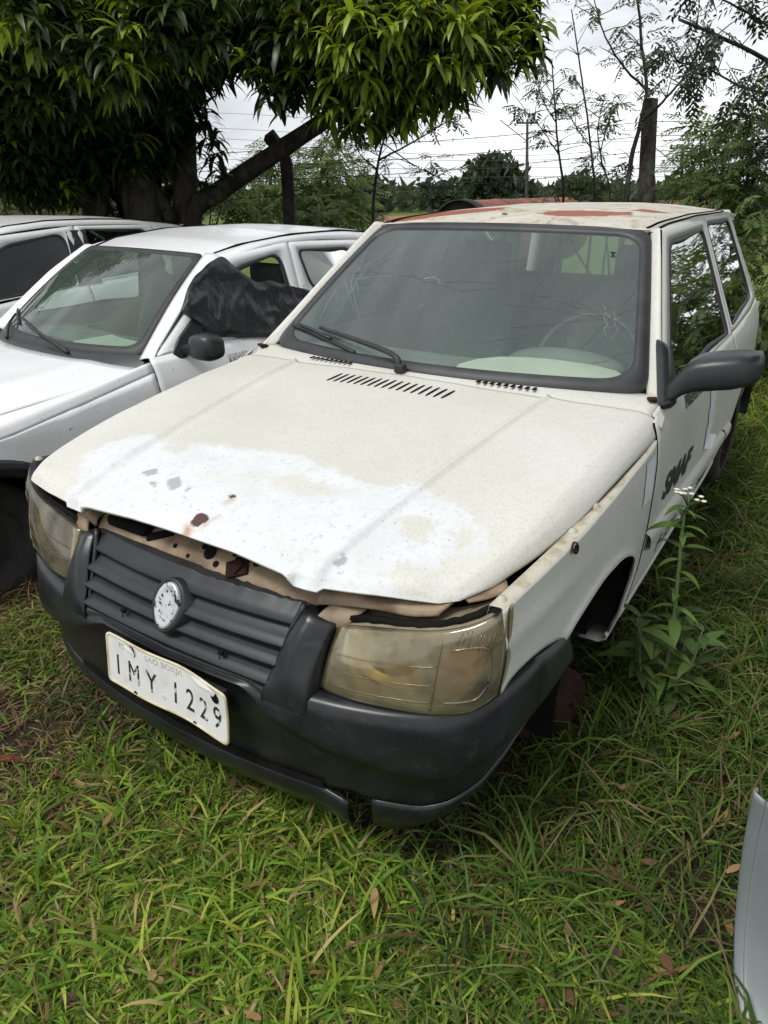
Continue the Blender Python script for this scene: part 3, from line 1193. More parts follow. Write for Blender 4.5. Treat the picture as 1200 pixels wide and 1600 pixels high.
def build_headlights():
    bot = [(.392, .016, .556), (.47, .018, .560), (.55, .034, .563), (.62, .060, .562), (.684, .098, .568), (.722, .150, .590)]
    mid = [(.397, .038, .622), (.478, .034, .634), (.558, .046, .645), (.628, .068, .653), (.694, .104, .664), (.731, .152, .688)]
    top = [(.405, .070, .690), (.49, .073, .712), (.57, .080, .729), (.63, .094, .744), (.684, .120, .764), (.726, .160, .790)]
    for s in (1, -1):
        g = patch([bot, mid, top], 36, 20)
        # rounded rim: pull border back
        nv, nu = g.shape[:2]
        for i in range(nv):
            for j in range(nu):
                e = min(i, nv - 1 - i) / 3.
                f = min(j, nu - 1 - j) / 4.
                k = max(0, 1 - e * 1.5) ** 2 * .007 + max(0, 1 - f * 1.6) ** 2 * .006
                g[i, j] += np.array([-.2 * k, k, 0])
        if s < 0:
            g = mir(g)
        back = g + np.array([0, .055, 0])
        # tub wall behind the lens
        edge = np.concatenate([g[0], g[1:, -1], g[-1, ::-1][1:], g[::-1, 0][1:-1]])
        e2 = edge + np.array([-s * .012, .09, -.004])
        n = len(edge)
        lens = gobj('headlight', g, 'lens', UNO, flip=(s < 0), solid=.003)
        mk('headlight_rim', np.concatenate([edge + np.array([0, -.0015, 0]), edge + np.array([0, .012, 0]), e2]), ringF(n, 3), 'seal' if s < 0 else 'reflector', lens)
        # reflector bowl and turn-signal chamber seen through the haze
        cx = .50 * s
        prof = [(.085, 0.), (.074, .02), (.055, .045), (.028, .065), (.012, .07), (.012, .05), (.004, .045)]
        V, F = lathe('', prof, None, None, (cx, .085, .635), (0, 1, .08), 28, data=True)
        V = [np.array(v) * np.array([1, 1, 1]) + np.array([(v[0] - cx) * .15, 0, -(v[2] - .635) * .22]) for v in V]
        mk('reflector_bowl', V, F, 'reflector', lens)
        bk = [[(s * a, b, c) for a, b, c in r] for r in ([(.40, .10, .56), (.56, .12, .568), (.70, .19, .59)], [(.41, .13, .68), (.57, .14, .715), (.70, .20, .76)])]
        gobj('reflector_plate', patch(bk, 10, 6), 'lamp_back', lens, flip=(s < 0))
        a = [[(s * q, w_, e) for q, w_, e in r] for r in ([(.615, .085, .59), (.65, .10, .592), (.685, .135, .60)], [(.615, .09, .65), (.655, .10, .655), (.695, .14, .66)], [(.62, .105, .69), (.655, .115, .70), (.69, .145, .705)])]
        gobj('turn_signal', patch(a, 14, 14), 'amber', lens, flip=(s < 0), solid=.01)
        # moulded lines of the lens
        for zz in (.25, .45, .65):
            i = int(zz * (nv - 1))
            tube('lens_line', g[i, 2:22] + np.array([0, -.0022, 0]), .0009, 'lens', lens, n=4)
        tube('lens_divider', g[2:-2, 21] + np.array([0, -.002, 0]), .0016, 'lens', lens, n=5)
        U = [g[int(a_), int(b_)] + np.array([0, -.0022, 0]) for a_, b_ in ((15, 23), (15, 27), (14.5, 30), (12, 31.4), (9, 31.6), (6, 31.2), (4.3, 29), (4, 26), (4, 23))]
        tube('signal_outline', cr1(U, 30), .0018, 'lens', lens, n=5)
        for k in range(12):
            q = g[16 - int(k * .35), min(33, 24 + int(k * .8))]
            q2 = g[18 - int(k * .3), min(35, 25 + int(k * .85))]
            tube('lens_rib', [q + np.array([0, -.002, 0]), q2 + np.array([0, -.002, 0])], .0008, 'lens', lens, n=4)
        lathe('bulb', [(.012, 0), (.013, -.02), (.009, -.036), (.001, -.040)], 'lamp_back', lens, (cx, .14, .64), (0, 1, .08), 12)


def build_support():
    """stained inner panel that shows between hood and grille"""
    prof = ((.082, .690), (.084, .712), (.090, .720), (.112, .740), (.122, .742), (.150, .757), (.21, .764))
    sp = gobj('radiator_support', np.array([[(u * .345, y_ - .012 * (1 - u * u), z_ + .002 * nz(u * 6, y_ * 30)) for u in np.linspace(-1, 1, 41)] for y_, z_ in prof]), 'support', UNO)
    nn = np.array([0, -.67, .74])

    def sup(x_, t):
        y_ = .088 + .036 * t - .012 * (1 - (x_ / .345)**2)
        return np.array([x_, y_, .7185 + .030 * t + .0025])
    for x_, t, r_ in ((.035, .55, .017), (.065, .12, .008), (.012, .75, .008), (.165, .75, .009), (-.07, .3, .006), (.10, .85, .006), (-.02, .05, .005)):
        V, F = lathe('', [(r_, 0), (r_ * .7, .001), (.0005, .001)], None, None, sup(x_, t), nn, 14, data=True)
        mk('support_hole', V, F, 'void', sp)
    Rn = np.array(Matrix.Rotation(R(42), 3, 'X'))
    V, F = join([boxd(sup(.125, .25), (.055, .04, .012), Rn @ np.array(Matrix.Rotation(.5, 3, 'Z'))), boxd(sup(.13, .3) + nn * .008, (.02, .032, .012), Rn @ np.array(Matrix.Rotation(-.4, 3, 'Z')))])
    bevel(mk('hood_latch', V, F, 'rust', sp, smooth=False), .004)
    V, F = boxd(sup(.13, .75), (.045, .014, .006), Rn @ np.array(Matrix.Rotation(.35, 3, 'Z')))
    bevel(mk('latch_slot', V, F, 'void', sp, smooth=False), .003)
    V, F = boxd(sup(-.13, .55), (.075, .020, .010), Rn @ np.array(Matrix.Rotation(.45, 3, 'Z')))
    bevel(mk('hood_latch_lever', V, F, 'void', sp, smooth=False), .004)
    V, F = boxd((-.23, .10, .742), (.14, .05, .03))
    bevel(mk('radiator_hose', V, F, 'void', sp, smooth=False), .012)
    for s in (1, -1):
        A = [(.345, .075, .715), (.40, .082, .728), (.48, .095, .738), (.55, .105, .742), (.60, .125, .748)]
        B = [(.345, .095, .738), (.41, .10, .752), (.49, .112, .757), (.56, .125, .760), (.61, .145, .765)]
        C_ = [(.35, .20, .745), (.42, .20, .758), (.50, .205, .765), (.57, .21, .770), (.62, .225, .775)]
        g = patch([A, B, C_], 20, 9)
        if s < 0:
            g = mir(g)
        gobj('headlight_bracket', g, 'support', sp, flip=(s < 0), solid=.006)
        g = patch([[(.33, .06, .66), (.36, .066, .70), (.38, .09, .72)], [(.40, .085, .67), (.43, .085, .70), (.45, .11, .72)]], 8, 8)
        if s < 0:
            g = mir(g)
        gobj('headlight_bracket', g, 'support', sp, flip=(s < 0), solid=.006)
        L = [(.64, .17, .770), (.67, .20, .774), (.69, .24, .778)]
        g = patch([[(.60, .20, .765), (.63, .24, .77), (.655, .30, .775)], L], 8, 5)
        if s < 0:
            g = mir(g)
        gobj('inner_wing_corner', g, 'support', sp, flip=(s > 0), solid=.004)
        # dark strip standing for the shaded gap under the headlight bracket
        P = np.array([(.41, .085, .699), (.47, .092, .716), (.55, .098, .728), (.61, .11, .742), (.66, .135, .760), (.69, .165, .776)])
        P[:, 0] *= s
        tube('headlight_gap_shade', cr1(P, 24) + np.array([[0, .002 * math.sin(i * 2.1), .0015 * math.sin(i * 3.3)] for i in range(24)]), .008, 'void', sp, n=6)
    # engine bay
    V, F = join([boxd((0, .55, .55), (1.28, .80, .12)), boxd((0, .22, .62), (1.25, .02, .24)), boxd((0, .99, .69), (1.34, .02, .36))])
    mk('engine_bay', V, F, 'void', sp, smooth=False)


def fender_top(y):
    return np.interp(y, [.125, .3, .5, .7, .9, 1.035], [.786, .800, .816, .832, .846, .860])


def build_sides():
    YC, ZC, AR = .70, .305, .325      # front wheel arch

    def arch_pts():
        pts = [(.163, .594), (.205, .612), (.30, .612), (.39, .592), (.427, .577), (.483, .603), (.559, .622), (.64, .635), (.735, .631), (.80, .617), (.86, .594), (.91, .565), (.937, .535),
               (.950, .485), (.946, .43), (.942, .38), (.946, .33), (.965, .275), (1.035, .268)]
        return np.array(pts)
    B = arch_pts()
    Bd = cr1(np.c_[B, 0 * B[:, 0]], 110)[:, :2]
    # matching upper boundary: along the top edge, then down the door gap
    T = []
    n1 = 74
    for i in range(110):
        if i < n1:
            y = .150 + (1.035 - .150) * (i / (n1 - 1))**.95
            T.append((y, fender_top(y)))
        else:
            t = (i - n1 + 1) / (110 - n1)
            T.append((1.0355, .86 + (.268 - .86) * t))
    T = np.array(T)
    for s in (1, -1):
        rows = []
        for t in np.linspace(0, 1, 22):
            q = T * (1 - t) + Bd * t
            xx = side_x(q[:, 0], q[:, 1])
            # pressed crease that fades backwards, flared arch lip
            cr_ = .006 * np.exp(-((q[:, 1] - (.70 + .04 * q[:, 0])) / .03)**2) * np.clip((.62 - q[:, 0]) / .3, 0, 1)
            lip = .010 * max(0, (t - .86) / .14)**2 * ((q[:, 0] > .42) & (q[:, 0] < .97))
            sag = 0 if s > 0 else np.clip((.6 - q[:, 0]) / .3, 0, 1) * .03 * (1 - t)
            rows.append(np.stack([s * (xx + cr_ + lip - sag), q[:, 0], q[:, 1] - sag], 1))
        fd = gobj('fender', np.array(rows), 'uno_side', UNO, solid=.004, flip=(s > 0))
        # bolted flange under the hood edge
        ys = np.linspace(.150, 1.03, 40)
        zt = fender_top(ys) - (0 if s > 0 else np.clip((.6 - ys) / .3, 0, 1) * .03)
        xo = side_x(ys, zt) - (0 if s > 0 else np.clip((.6 - ys) / .3, 0, 1) * .03)
        wd = np.interp(ys, [.12, .3, .6, 1.03], [.030, .032, .026, .012])
        fl = np.array([np.stack([s * (xo - .001), ys, zt + .0005], 1), np.stack([s * (xo - .008), ys, zt + .003], 1), np.stack([s * (xo - wd), ys, zt + .001], 1), np.stack([s * (xo - wd - .004), ys, zt - .03], 1)])
        gobj('fender_flange', fl, 'flange', fd, flip=(s > 0))
        for yy in (.175, .47, .60):
            xx = side_x(yy, fender_top(yy)) - .019
            V, F = lathe('', [(.011, 0), (.011, .002), (.0075, .003), (.0075, .007), (.0005, .0075)], None, None, (s * xx, yy, float(fender_top(yy)) + .001), (0, 0, 1), 12, data=True)
            mk('fender_bolt', V, F, 'flange', fd)
        V, F = lathe('', [(.010, 0), (.007, .001), (.0005, .001)], None, None, (s * float(side_x(.142, .785) - .012), .140, .7885), (0, 0, 1), 12, data=True)
        mk('fender_hole', V, F, 'void', fd)
        # repeater hole with rusty lip
        V, F = lathe('', [(.004, .0), (.016, .001), (.019, .003), (.014, .005)], None, None, (s * float(side_x(.43, .80) + .001), .43, .800), (s, 0, .35), 14, data=True)
        V = [np.array(v) * [1, 1, 1] + np.array([0, 0, -(v[2] - .800) * .35]) for v in V]
        mk('repeater_hole', V, F, 'rust', fd)
        # pale rectangle left by a removed badge
        if s > 0:
            g = np.array([[(side_x(y, z) + .0025, y, z) for y in np.linspace(.925, 1.008, 6)] for z in np.linspace(.705, .828, 6)])
            gobj('sticker_patch', g, 'sticker', fd)
        # black wheel well
        yy, zz = np.linspace(.36, 1.0, 24), None
        th = np.linspace(-.2, math.pi + .2, 26)
        W = np.array([[(s * xw, .70 + .275 * math.cos(t), .345 + .285 * math.sin(t)) for t in th] for xw in (.752, .70, .45)])
        gobj('wheel_well', W, 'void', fd)
        V, F = boxd((s * .44, .70, .42), (.02, .70, .46))
        mk('inner_wing', V, F, 'void', fd, smooth=False)

    # doors, quarter panels
    for s in (1, -1):
        def lower(name, y0, y1, ztop, zbot, ny=40, nz_=26, m='uno_side', y0b=None, y1b=None, arch=None):
            rows = []
            for t in np.linspace(0, 1, nz_):
                r = []
                for k in np.linspace(0, 1, ny):
                    zt, zb = ztop(y0 + (y1 - y0) * k), zbot(y0 + (y1 - y0) * k)
                    z = zt + (zb - zt) * t
                    ya = y0 + ((y0b if y0b is not None else y0) - y0) * t
                    yb = y1 + ((y1b if y1b is not None else y1) - y1) * t
                    y = ya + (yb - ya) * k
                    r.append((s * float(side_x(y, z)), y, z))
                rows.append(r)
            return gobj(name, np.array(rows), m, UNO, solid=.004, flip=(s > 0))
        belt = lambda y: np.interp(y, [1.04, 1.2, 2.4, 3.5], [.905, .925, .932, .945])
        door = lower('door', 1.040, 2.372, belt, lambda y: .272)
        qarch = lambda y: max(.27, .30 + math.sqrt(max(0, .315**2 - (y - 3.02)**2)) if abs(y - 3.02) < .315 else .27)
        qp = lower('quarter_panel', 2.376, 3.60, belt, qarch, ny=70)
        # side rub strip
        ys = np.linspace(.985, 2.56, 50)
        zr = np.interp(ys, [.95, 1.1, 1.5, 2.0, 2.56], [.555, .548, .530, .508, .482])
        def strip(lo, hi, nm, par):
            k = (ys >= lo) & (ys <= hi)
            yy, zz = ys[k], zr[k]
            sx = side_x(yy, zz)
            g = np.array([np.stack([s * (sx + o), yy, zz + dz], 1) for o, dz in ((-.002, .030), (.014, .020), (.018, .010), (.018, -.018), (.010, -.026), (-.002, -.030))])
            gobj(nm, g, 'uno_side', par, flip=(s > 0))
        strip(1.045, 2.37, 'rub_strip', door)
        strip(2.378, 2.57, 'rub_strip', qp)
        # sill with bright lower edge
        ys2 = np.linspace(.955, 2.70, 30)
        g = np.array([np.stack([s * (side_x(ys2, .275) + o), ys2, 0 * ys2 + z], 1) for o, z in ((-.004, .273), (.003, .268), (.003, .255), (-.02, .238), (-.08, .235))])
        gobj('sill', g, 'uno_side', UNO, solid=.003, flip=(s > 0))

        # window frames, seals and glass
        def frame(nm, outer, inner, rad, par, gm, seal_w=.022, pm='uno_side'):
            O = round_poly(outer, [.012] * 4, 6, 12)
            I = round_poly(inner, rad, 6, 12)
            cI = I.mean(0)

            def sc(L, d):
                v = L - cI
                return cI + v * (1 - d / np.linalg.norm(v, axis=1, keepdims=True))
            def lift(L, o):
                return np.stack([s * (side_x(L[:, 0], L[:, 1]) + o), L[:, 0], L[:, 1]], 1)
            n = len(O)
            f = mk(nm, np.concatenate([lift(O, -.012), lift(O, 0), lift((O + I) / 2, .003), lift(I, .001), lift(I, -.012)]), ringF(n, 5), pm, par)
            mk('window_seal', np.concatenate([lift(I, -.004), lift(sc(I, .004), .003), lift(sc(I, seal_w * .7), .002), lift(sc(I, seal_w), -.006)]), ringF(n, 4), 'black', f)
            gl = lift(sc(I, seal_w * .8), -.004)
            c = lift(cI[None], -.004)
            V = np.concatenate([gl, c])
            mk('window_glass', V, [(i, (i + 1) % n, n) for i in range(n)], gm, f, smooth=False)
            return f
        frame('window_frame', [(1.135, .920), (1.672, 1.350), (2.375, 1.368), (2.372, .933)], [(1.285, .945), (1.722, 1.314), (2.320, 1.326), (2.298, .938)], [.03, .05, .045, .03], door, 'side_glass')
        frame('window_frame', [(2.376, .933), (2.379, 1.368), (3.13, 1.362), (3.44, .945)], [(2.395, .952), (2.405, 1.342), (3.00, 1.338), (3.16, .985)], [.03, .03, .06, .07], qp, 'side_glass', .018)
        # black B-post behind door glass
        g = np.array([[(s * float(side_x(y0_ + dy, z) - .006 + .0), y0_ + dy, z) for dy in (-.055, -.03, .0)] for y0_, z in ((2.330, .95), (2.338, 1.15), (2.345, 1.32))])
        gobj('window_post', g, 'black', door, flip=(s < 0))
        # A pillar strip between windscreen and door
        P0 = [WS(s * 1.005, v, -.006) for v in np.linspace(-.02, 1.03, 16)]
        P1 = [np.array([s * float(side_x(y, z) - .004), y, z]) for y, z in zip(np.linspace(1.15, 1.668, 16), np.linspace(.918, 1.348, 16))]
        Pm = [(a + b) / 2 + np.array([s * .010, -.008, .008]) for a, b in zip(P0, P1)]
        gobj('a_pillar', patch([[*P0], [*Pm], [*P1]], 30, 8), 'uno', UNO, solid=.004, flip=(s < 0))
        tube('door_gap', [p + np.array([s * .001, -.002, 0]) for p in P1], .0045, 'void', door, n=6)
        # cowl corner below pillar
        g = patch([[(s * .735, 1.075, .915), (s * .738, 1.12, .93)], [(s * .764, 1.085, .872), (s * .762, 1.115, .895)]], 6, 5)
        gobj('scuttle_corner', g, 'uno', UNO, solid=.004, flip=(s < 0))
        # door shut line towards the fender
        tube('door_gap', [(s * float(side_x(1.0375, z) - .0008), 1.0375, z) for z in np.linspace(.28, .905, 24)], .0032, 'void', door, n=5)
        if s < 0:
            continue
        # mirror: sail foot, arm and shell
        foot = [(1.125, .925), (1.20, .905), (1.295, .965), (1.330, 1.06), (1.285, 1.075)]
        fo = round_poly(foot, .03, 4, 4)
        lay = []
        for o, k in ((-.004, 1.06), (.012, 1.0), (.026, .86), (.028, .4)):
            c = fo.mean(0)
            q = c + (fo - c) * k
            lay.append(np.stack([s * (side_x(q[:, 0], q[:, 1]) + o), q[:, 0], q[:, 1]], 1))
        n = len(fo)
        V = np.concatenate(lay + [np.array([[s * float(side_x(*fo.mean(0)) + .028), *fo.mean(0)]])])
        mr = mk('side_mirror', V, ringF(n, 4) + [(3 * n + i, 3 * n + (i + 1) % n, 4 * n) for i in range(n)], 'mirror', door)
        # shell: loft of rounded sections from root to tip
        secs = [(.742, 1.205, .950, .050, .030), (.765, 1.215, .970, .062, .042), (.785, 1.228, .992, .072, .050), (.810, 1.238, 1.005, .080, .052), (.850, 1.245, 1.013, .082, .053), (.90, 1.25, 1.021, .080, .052), (.930, 1.255, 1.026, .074, .047), (.950, 1.258, 1.031, .060, .044), (.960, 1.26, 1.031, .040, .030), (.963, 1.26, 1.03, .012, .010)]
        L = []
        for x_, y_, z_, ry_, rz_ in secs:
            for k in range(24):
                t = 2 * math.pi * k / 24
                ct, st = math.cos(t), math.sin(t)
                yy = math.copysign(abs(ct)**.6, ct) * ry_
                zz = math.copysign(abs(st)**.55, st) * rz_
                if st < 0:
                    zz *= .82
                    yy += .012 * st
                L.append((s * x_, y_ + yy, z_ + zz))
        V = L
        F = ringF(24, len(secs)) + [tuple(range(24))[::-1], tuple((len(secs) - 1) * 24 + k for k in range(24))]
        mk('mirror_shell', V, F, 'mirror', mr)
        # lettering on the visible side
        if s > 0:
            def wrp(V):
                return np.stack([side_x(V[:, 1], V[:, 2]) + .0022 + (V[:, 0]) * .2, V[:, 1], V[:, 2]], 1)
            lettering('lettering', 'SMAF', .110, 'decal', door, (0, 1.375, .652), (0, 1.50, -.10), (0, 0, .95), .0008, shear=.25, bold=.005, warp=wrp)
            lettering('lettering', 'PREFEITURA', .050, 'decal', door, (0, 1.56, .871), (0, 1.2, -.02), (0, 0, 1), .0006, warp=wrp, bold=.002)
            lettering('lettering', 'F-150', .085, 'decal', door, (0, 1.46, .405), (0, 1.5, -.10), (0, 0, .9), .0006, shear=.2, bold=.001, warp=wrp)
            lettering('lettering', 'SMAF', .06, 'decal', door, (0, 2.10, .385), (0, 1.5, -.06), (0, 0, .9), .0006, shear=.2, bold=.001, warp=wrp)
            # torn white sticker with a curled lower end
            pg = [(1.80, .83), (1.86, .852), (1.90, .80), (1.935, .78), (1.93, .73), (1.97, .745), (1.965, .70), (1.985, .66), (1.955, .62), (1.92, .58), (1.885, .575), (1.865, .60), (1.85, .655), (1.835, .66), (1.85, .70), (1.82, .735), (1.84, .775), (1.81, .79)]
            pts = [np.array(p) for p in pg]
            c = np.mean(pts, 0)
            V = [(float(side_x(*p)) + .003, *p) for p in pts] + [(float(side_x(*c)) + .003, *c)]
            st = mk('torn_sticker', V, [(i, (i + 1) % len(pts), len(pts)) for i in range(len(pts))], 'sticker', door, smooth=False)
            g = np.array([[(float(side_x(y, z)) + .003 + .02 * t * t, y + .01 * t, z) for y, z in ((1.955, .62), (1.93, .595), (1.90, .575), (1.87, .585))] for t in np.linspace(0, 1, 5)])
            gobj('curled_sticker_edge', g, 'sticker', st)
        # door handle recess
        V, F = boxd((s * float(side_x(2.22, .82) + .002), 2.22, .82), (.008, .16, .045))
        bevel(mk('door_handle', V, F, 'black', door, smooth=False), .008)


def build_roof():
    ys = np.linspace(1.605, 3.32, 70)
    rows = []
    for y in ys:
        zc = np.interp(y, [1.60, 1.66, 1.75, 1.9, 2.1, 2.5, 2.9, 3.2, 3.32], [1.352, 1.366, 1.380, 1.394, 1.405, 1.412, 1.408, 1.392, 1.378])
        ze = np.interp(y, [1.60, 1.8, 2.2, 2.9, 3.32], [1.345, 1.360, 1.374, 1.372, 1.350])
        xe = np.interp(y, [1.60, 1.7, 2.2, 2.9, 3.32], [.514, .522, .540, .540, .525])
        r = []
        for u in np.linspace(-1, 1, 61):
            a = abs(u)
            z = ze + (zc - ze) * (1 - a**2.6)
            # front edge bows forward in the middle like the glass below
            yy = y + (np.interp(y, [1.605, 1.9], [1, 0])) * (.03 + .045 * u * u - .0)
            r.append((u * xe, yy, z + .0015 * nz(u * 5, y * 5)))
        rows.append(r)
    G = np.array(rows)
    P = G.reshape(-1, 3)[:, :2]
    rust = maxsd(P, [[(-.53, 1.70), (-.50, 2.05), (-.30, 2.05), (-.14, 2.10), (-.14, 1.92), (-.24, 1.82), (-.40, 1.74)],
                     [(.06, 1.86), (.09, 1.93), (.18, 1.98), (.30, 2.0), (.36, 2.05), (.38, 1.93), (.30, 1.84), (.20, 1.80), (.13, 1.80)],
                     [(.33, 2.10), (.36, 2.22), (.47, 2.18), (.43, 2.08)]])
    rf = gobj('roof', G, 'uno_roof', UNO, solid=.006, attrs=dict(rust=rust))
    for s in (1, -1):
        e = G[:, -1 if s > 0 else 0]
        gobj('roof_rail', np.array([e + np.array([0, 0, -.001]), e + np.array([s * .012, 0, -.002]), np.stack([s * side_x(e[:, 1], e[:, 2] - .016) * .999, e[:, 1], e[:, 2] - .016], 1), np.stack([s * side_x(e[:, 1], e[:, 2] - .03) * .997, e[:, 1], e[:, 2] - .03], 1)]), 'uno', rf, flip=(s > 0))
        tube('gutter', e[2:60] + np.array([-s * .020, 0, .0035]), .0045, 'void', rf, n=5)
        tube('gutter', e[2:50] + np.array([s * .010, 0, .001]), .0035, 'void', rf, n=5)
    V, F = lathe('', [(.012, 0), (.009, .003), (.0005, .004)], None, None, (-.05, 1.80, 1.386), (0, 0, 1), 12, data=True)
    mk('aerial_hole', V, F, 'rust', rf)
    # header strip above the windscreen seal
    a = np.array([WS(u, 1.012, .002) for u in np.linspace(-1.0, 1.0, 61)])
    b = G[0]
    gobj('windshield_header', np.array([a, (a + b) / 2 + np.array([0, -.002, .002]), b]), 'uno', UNO, flip=False, solid=.003)
    # tailgate with its window
    def TG(u, v):
        y = 3.60 - .27 * v - .03 * u * u
        z = .90 + .475 * v
        return np.array([u * (.66 - .15 * v), y - .02, z - .012 * v])
    O = round_poly([(-1, 0), (1, 0), (1, 1), (-1, 1)], .02, 5, 10)
    I = round_poly([(-.84, .12), (.84, .12), (.82, .86), (-.82, .86)], .08, 5, 10)
    n = len(O)
    tg = mk('tailgate', np.concatenate([[TG(*p) for p in O], [TG(*p) for p in I]]), ringF(n, 2), 'uno', UNO, solid=.01)
    V = np.array([TG(*p) for p in I] + [TG(0, .5)])
    mk('rear_window', V, [(i, (i + 1) % n, n) for i in range(n)], 'clear_glass', tg, smooth=False)
    gobj('tailgate_panel', np.array([[(u * .70, 3.62 - .04 * u * u + dy, z) for u in np.linspace(-1, 1, 20)] for z, dy in ((.91, -.03), (.7, .02), (.5, .03), (.36, .0))]), 'uno', tg, flip=True)
    gobj('rear_bumper', np.array([[(u * .75, 3.68 - .10 * u**4 + dy, z) for u in np.linspace(-1, 1, 20)] for z, dy in ((.52, -.05), (.50, .02), (.36, .03), (.28, -.02))]), 'bumper', UNO, flip=True)


def build_interior():
    d = gobj('dashboard', np.array([[(u * .68, y + .05 * u * u, z) for u in np.linspace(-1, 1, 25)] for y, z in ((1.09, .925), (1.25, .935), (1.42, .925), (1.50, .88), (1.49, .62), (1.30, .5))]), 'dash', UNO)
    th = np.linspace(0, math.pi, 15)
    g = np.array([[(.34 + .20 * math.cos(t) * k, y, .928 + h * math.sin(t)) for t in th] for y, k, h in ((1.42, .7, .012), (1.45, 1.0, .04), (1.50, 1.0, .05), (1.54, .92, .02))])
    gobj('instrument_hood', g, 'dash', d)
    # pale dusty dash top with the windscreen reflection put into its colour
    gobj('dash_glare', np.array([[(.34 + w_ * u, y + .03 * u * u, .944 + .012 * math.cos(u * 1.4)) for u in np.linspace(-1, 1, 17)] for y, w_ in ((1.12, .25), (1.20, .27), (1.30, .25), (1.37, .20), (1.41, .12))]), 'dash_pale', d)

    def seat(x):
        st = gobj('seat', np.array([[(x + u * .24, y, z + .02 * u * u) for u in np.linspace(-1, 1, 9)] for y, z in ((1.72, .48), (1.75, .56), (2.1, .55), (2.2, .60))]), 'interior', UNO, solid=.10)
        rows = []
        for z, y, w_ in ((.58, 2.12, .23), (.75, 2.18, .25), (.95, 2.24, .24), (1.08, 2.28, .20), (1.13, 2.31, .15)):
            rows.append([(x + u * w_, y - .05 * u * u, z - .02 * u**4) for u in np.linspace(-1, 1, 11)])
        gobj('seat_back', np.array(rows), 'interior', st, solid=.09, flip=True)
        V, F = boxd((x, 2.33, 1.18), (.24, .07, .15))
        bevel(mk('headrest', V, F, 'interior', st, smooth=False), .03, 3)
    seat(.36)
    seat(-.36)
    rows = [[(u * .60, y, z) for u in np.linspace(-1, 1, 11)] for z, y in ((.55, 2.75), (.60, 2.95), (.85, 3.08), (1.02, 3.15))]
    gobj('rear_seat', np.array(rows), 'interior', UNO, solid=.08, flip=True)
    # steering wheel
    c = np.array([.36, 1.66, .90])
    ax_, up = np.array([0, -.86, .5]), np.array([0, .5, .86])
    P = [c + .18 * (math.cos(t) * np.array([1, 0, 0]) + math.sin(t) * up) for t in np.linspace(0, 2 * math.pi, 33)[:-1]]
    sw = tube('steering_wheel', P, .014, 'black', UNO, n=8, closed=True)
    V, F = join([boxd(c, (.30, .03, .04)), boxd(c + np.array([0, .04, -.06]), (.04, .03, .14)), tube('', [c, c - ax_ * .22], .03, None, n=8, data=True)])
    mk('steering_hub', V, F, 'black', sw, smooth=False)
    for s in (1, -1):
        g = np.array([[(s * (float(side_x(y, z)) - .05), y, z) for y in np.linspace(1.15, 3.3, 14)] for z in (.30, .6, .88, .925)])
        gobj('door_trim', g, 'interior_light', UNO, flip=(s > 0))
    V, F = join([boxd((0, 2.2, .30), (1.36, 2.6, .03)), boxd((0, 1.03, .60), (1.36, .03, .55))])
    mk('floor_pan', V, F, 'void', UNO, smooth=False)


def build_running_gear():
    # left front hub stands on its bare rusty disc, steered
    for s, c, yaw in ((1, (.655, .705, .155), R(-34)), (-1, (-.66, .705, .155), R(-34))):
        ax_ = np.array([math.cos(yaw) * s, math.sin(yaw) * s, .03])
        if s < 0:
            ax_ = np.array([-math.cos(yaw), -math.sin(yaw), .03])
        d = lathe('brake_disc', [(.03, -.016), (.118, -.016), (.121, -.012), (.121, .004), (.118, .006), (.074, .006), (.070, .012), (.066, .040), (.060, .044), (.032, .045), (.030, .062), (.024, .066), (.0005, .066)], 'rust', UNO, c, ax_, 40)
        a = np.cross(ax_, [0, 0, 1])
        a /= np.linalg.norm(a)
        b = np.cross(ax_, a)
        for k in range(4):
            q = np.asarray(c) + .048 * (math.cos(k * 1.57 + .4) * a + math.sin(k * 1.57 + .4) * b) + ax_ * .044
            V, F = lathe('', [(.007, 0), (.007, .012), (.0005, .013)], None, None, q, ax_, 8, data=True)
            mk('wheel_stud', V, F, 'rust', d)
        V, F = boxd(np.asarray(c) - ax_ * .035 + np.array([-.03 * s, .06, .05]), (.05, .06, .09))
        bevel(mk('brake_caliper', V, F, 'rust', d, smooth=False), .012, 2)
        V, F = tube('', [np.asarray(c) - ax_ * .02, np.array([s * .42, .70, .22])], .025, None, n=8, data=True)
        mk('drive_shaft', V, F, 'rust', d)
        V, F = tube('', [np.asarray(c) - ax_ * .06 + np.array([0, 0, .05]), np.array([s * .52, .74, .62])], .03, None, n=8, data=True)
        mk('suspension_strut', V, F, 'void', d)
    for s in (1, -1):
        wheel(UNO, (s * .665, 3.02, .03 + .27), s, .275, 'tyre', 'rust')


def wheel(parent, c, s, r, tm, rm):
    t = lathe('wheel', [(r * .62, -.07), (r * .9, -.075), (r * .98, -.06), (r, -.04), (r, .04), (r * .98, .06), (r * .9, .075), (r * .62, .07), (r * .60, .0)], tm, parent, c, (s, 0, 0), 32)
    lathe('rim', [(r * .62, .07), (r * .60, .05), (r * .5, .03), (r * .35, .045), (r * .2, .05), (.0005, .05)], rm, t, c, (s, 0, 0), 28)
    return t


build_hood()
build_cowl()
build_windshield()
build_front()
build_grille()
build_plate()
build_headlights()
build_support()
build_sides()
build_roof()
build_interior()
build_running_gear()


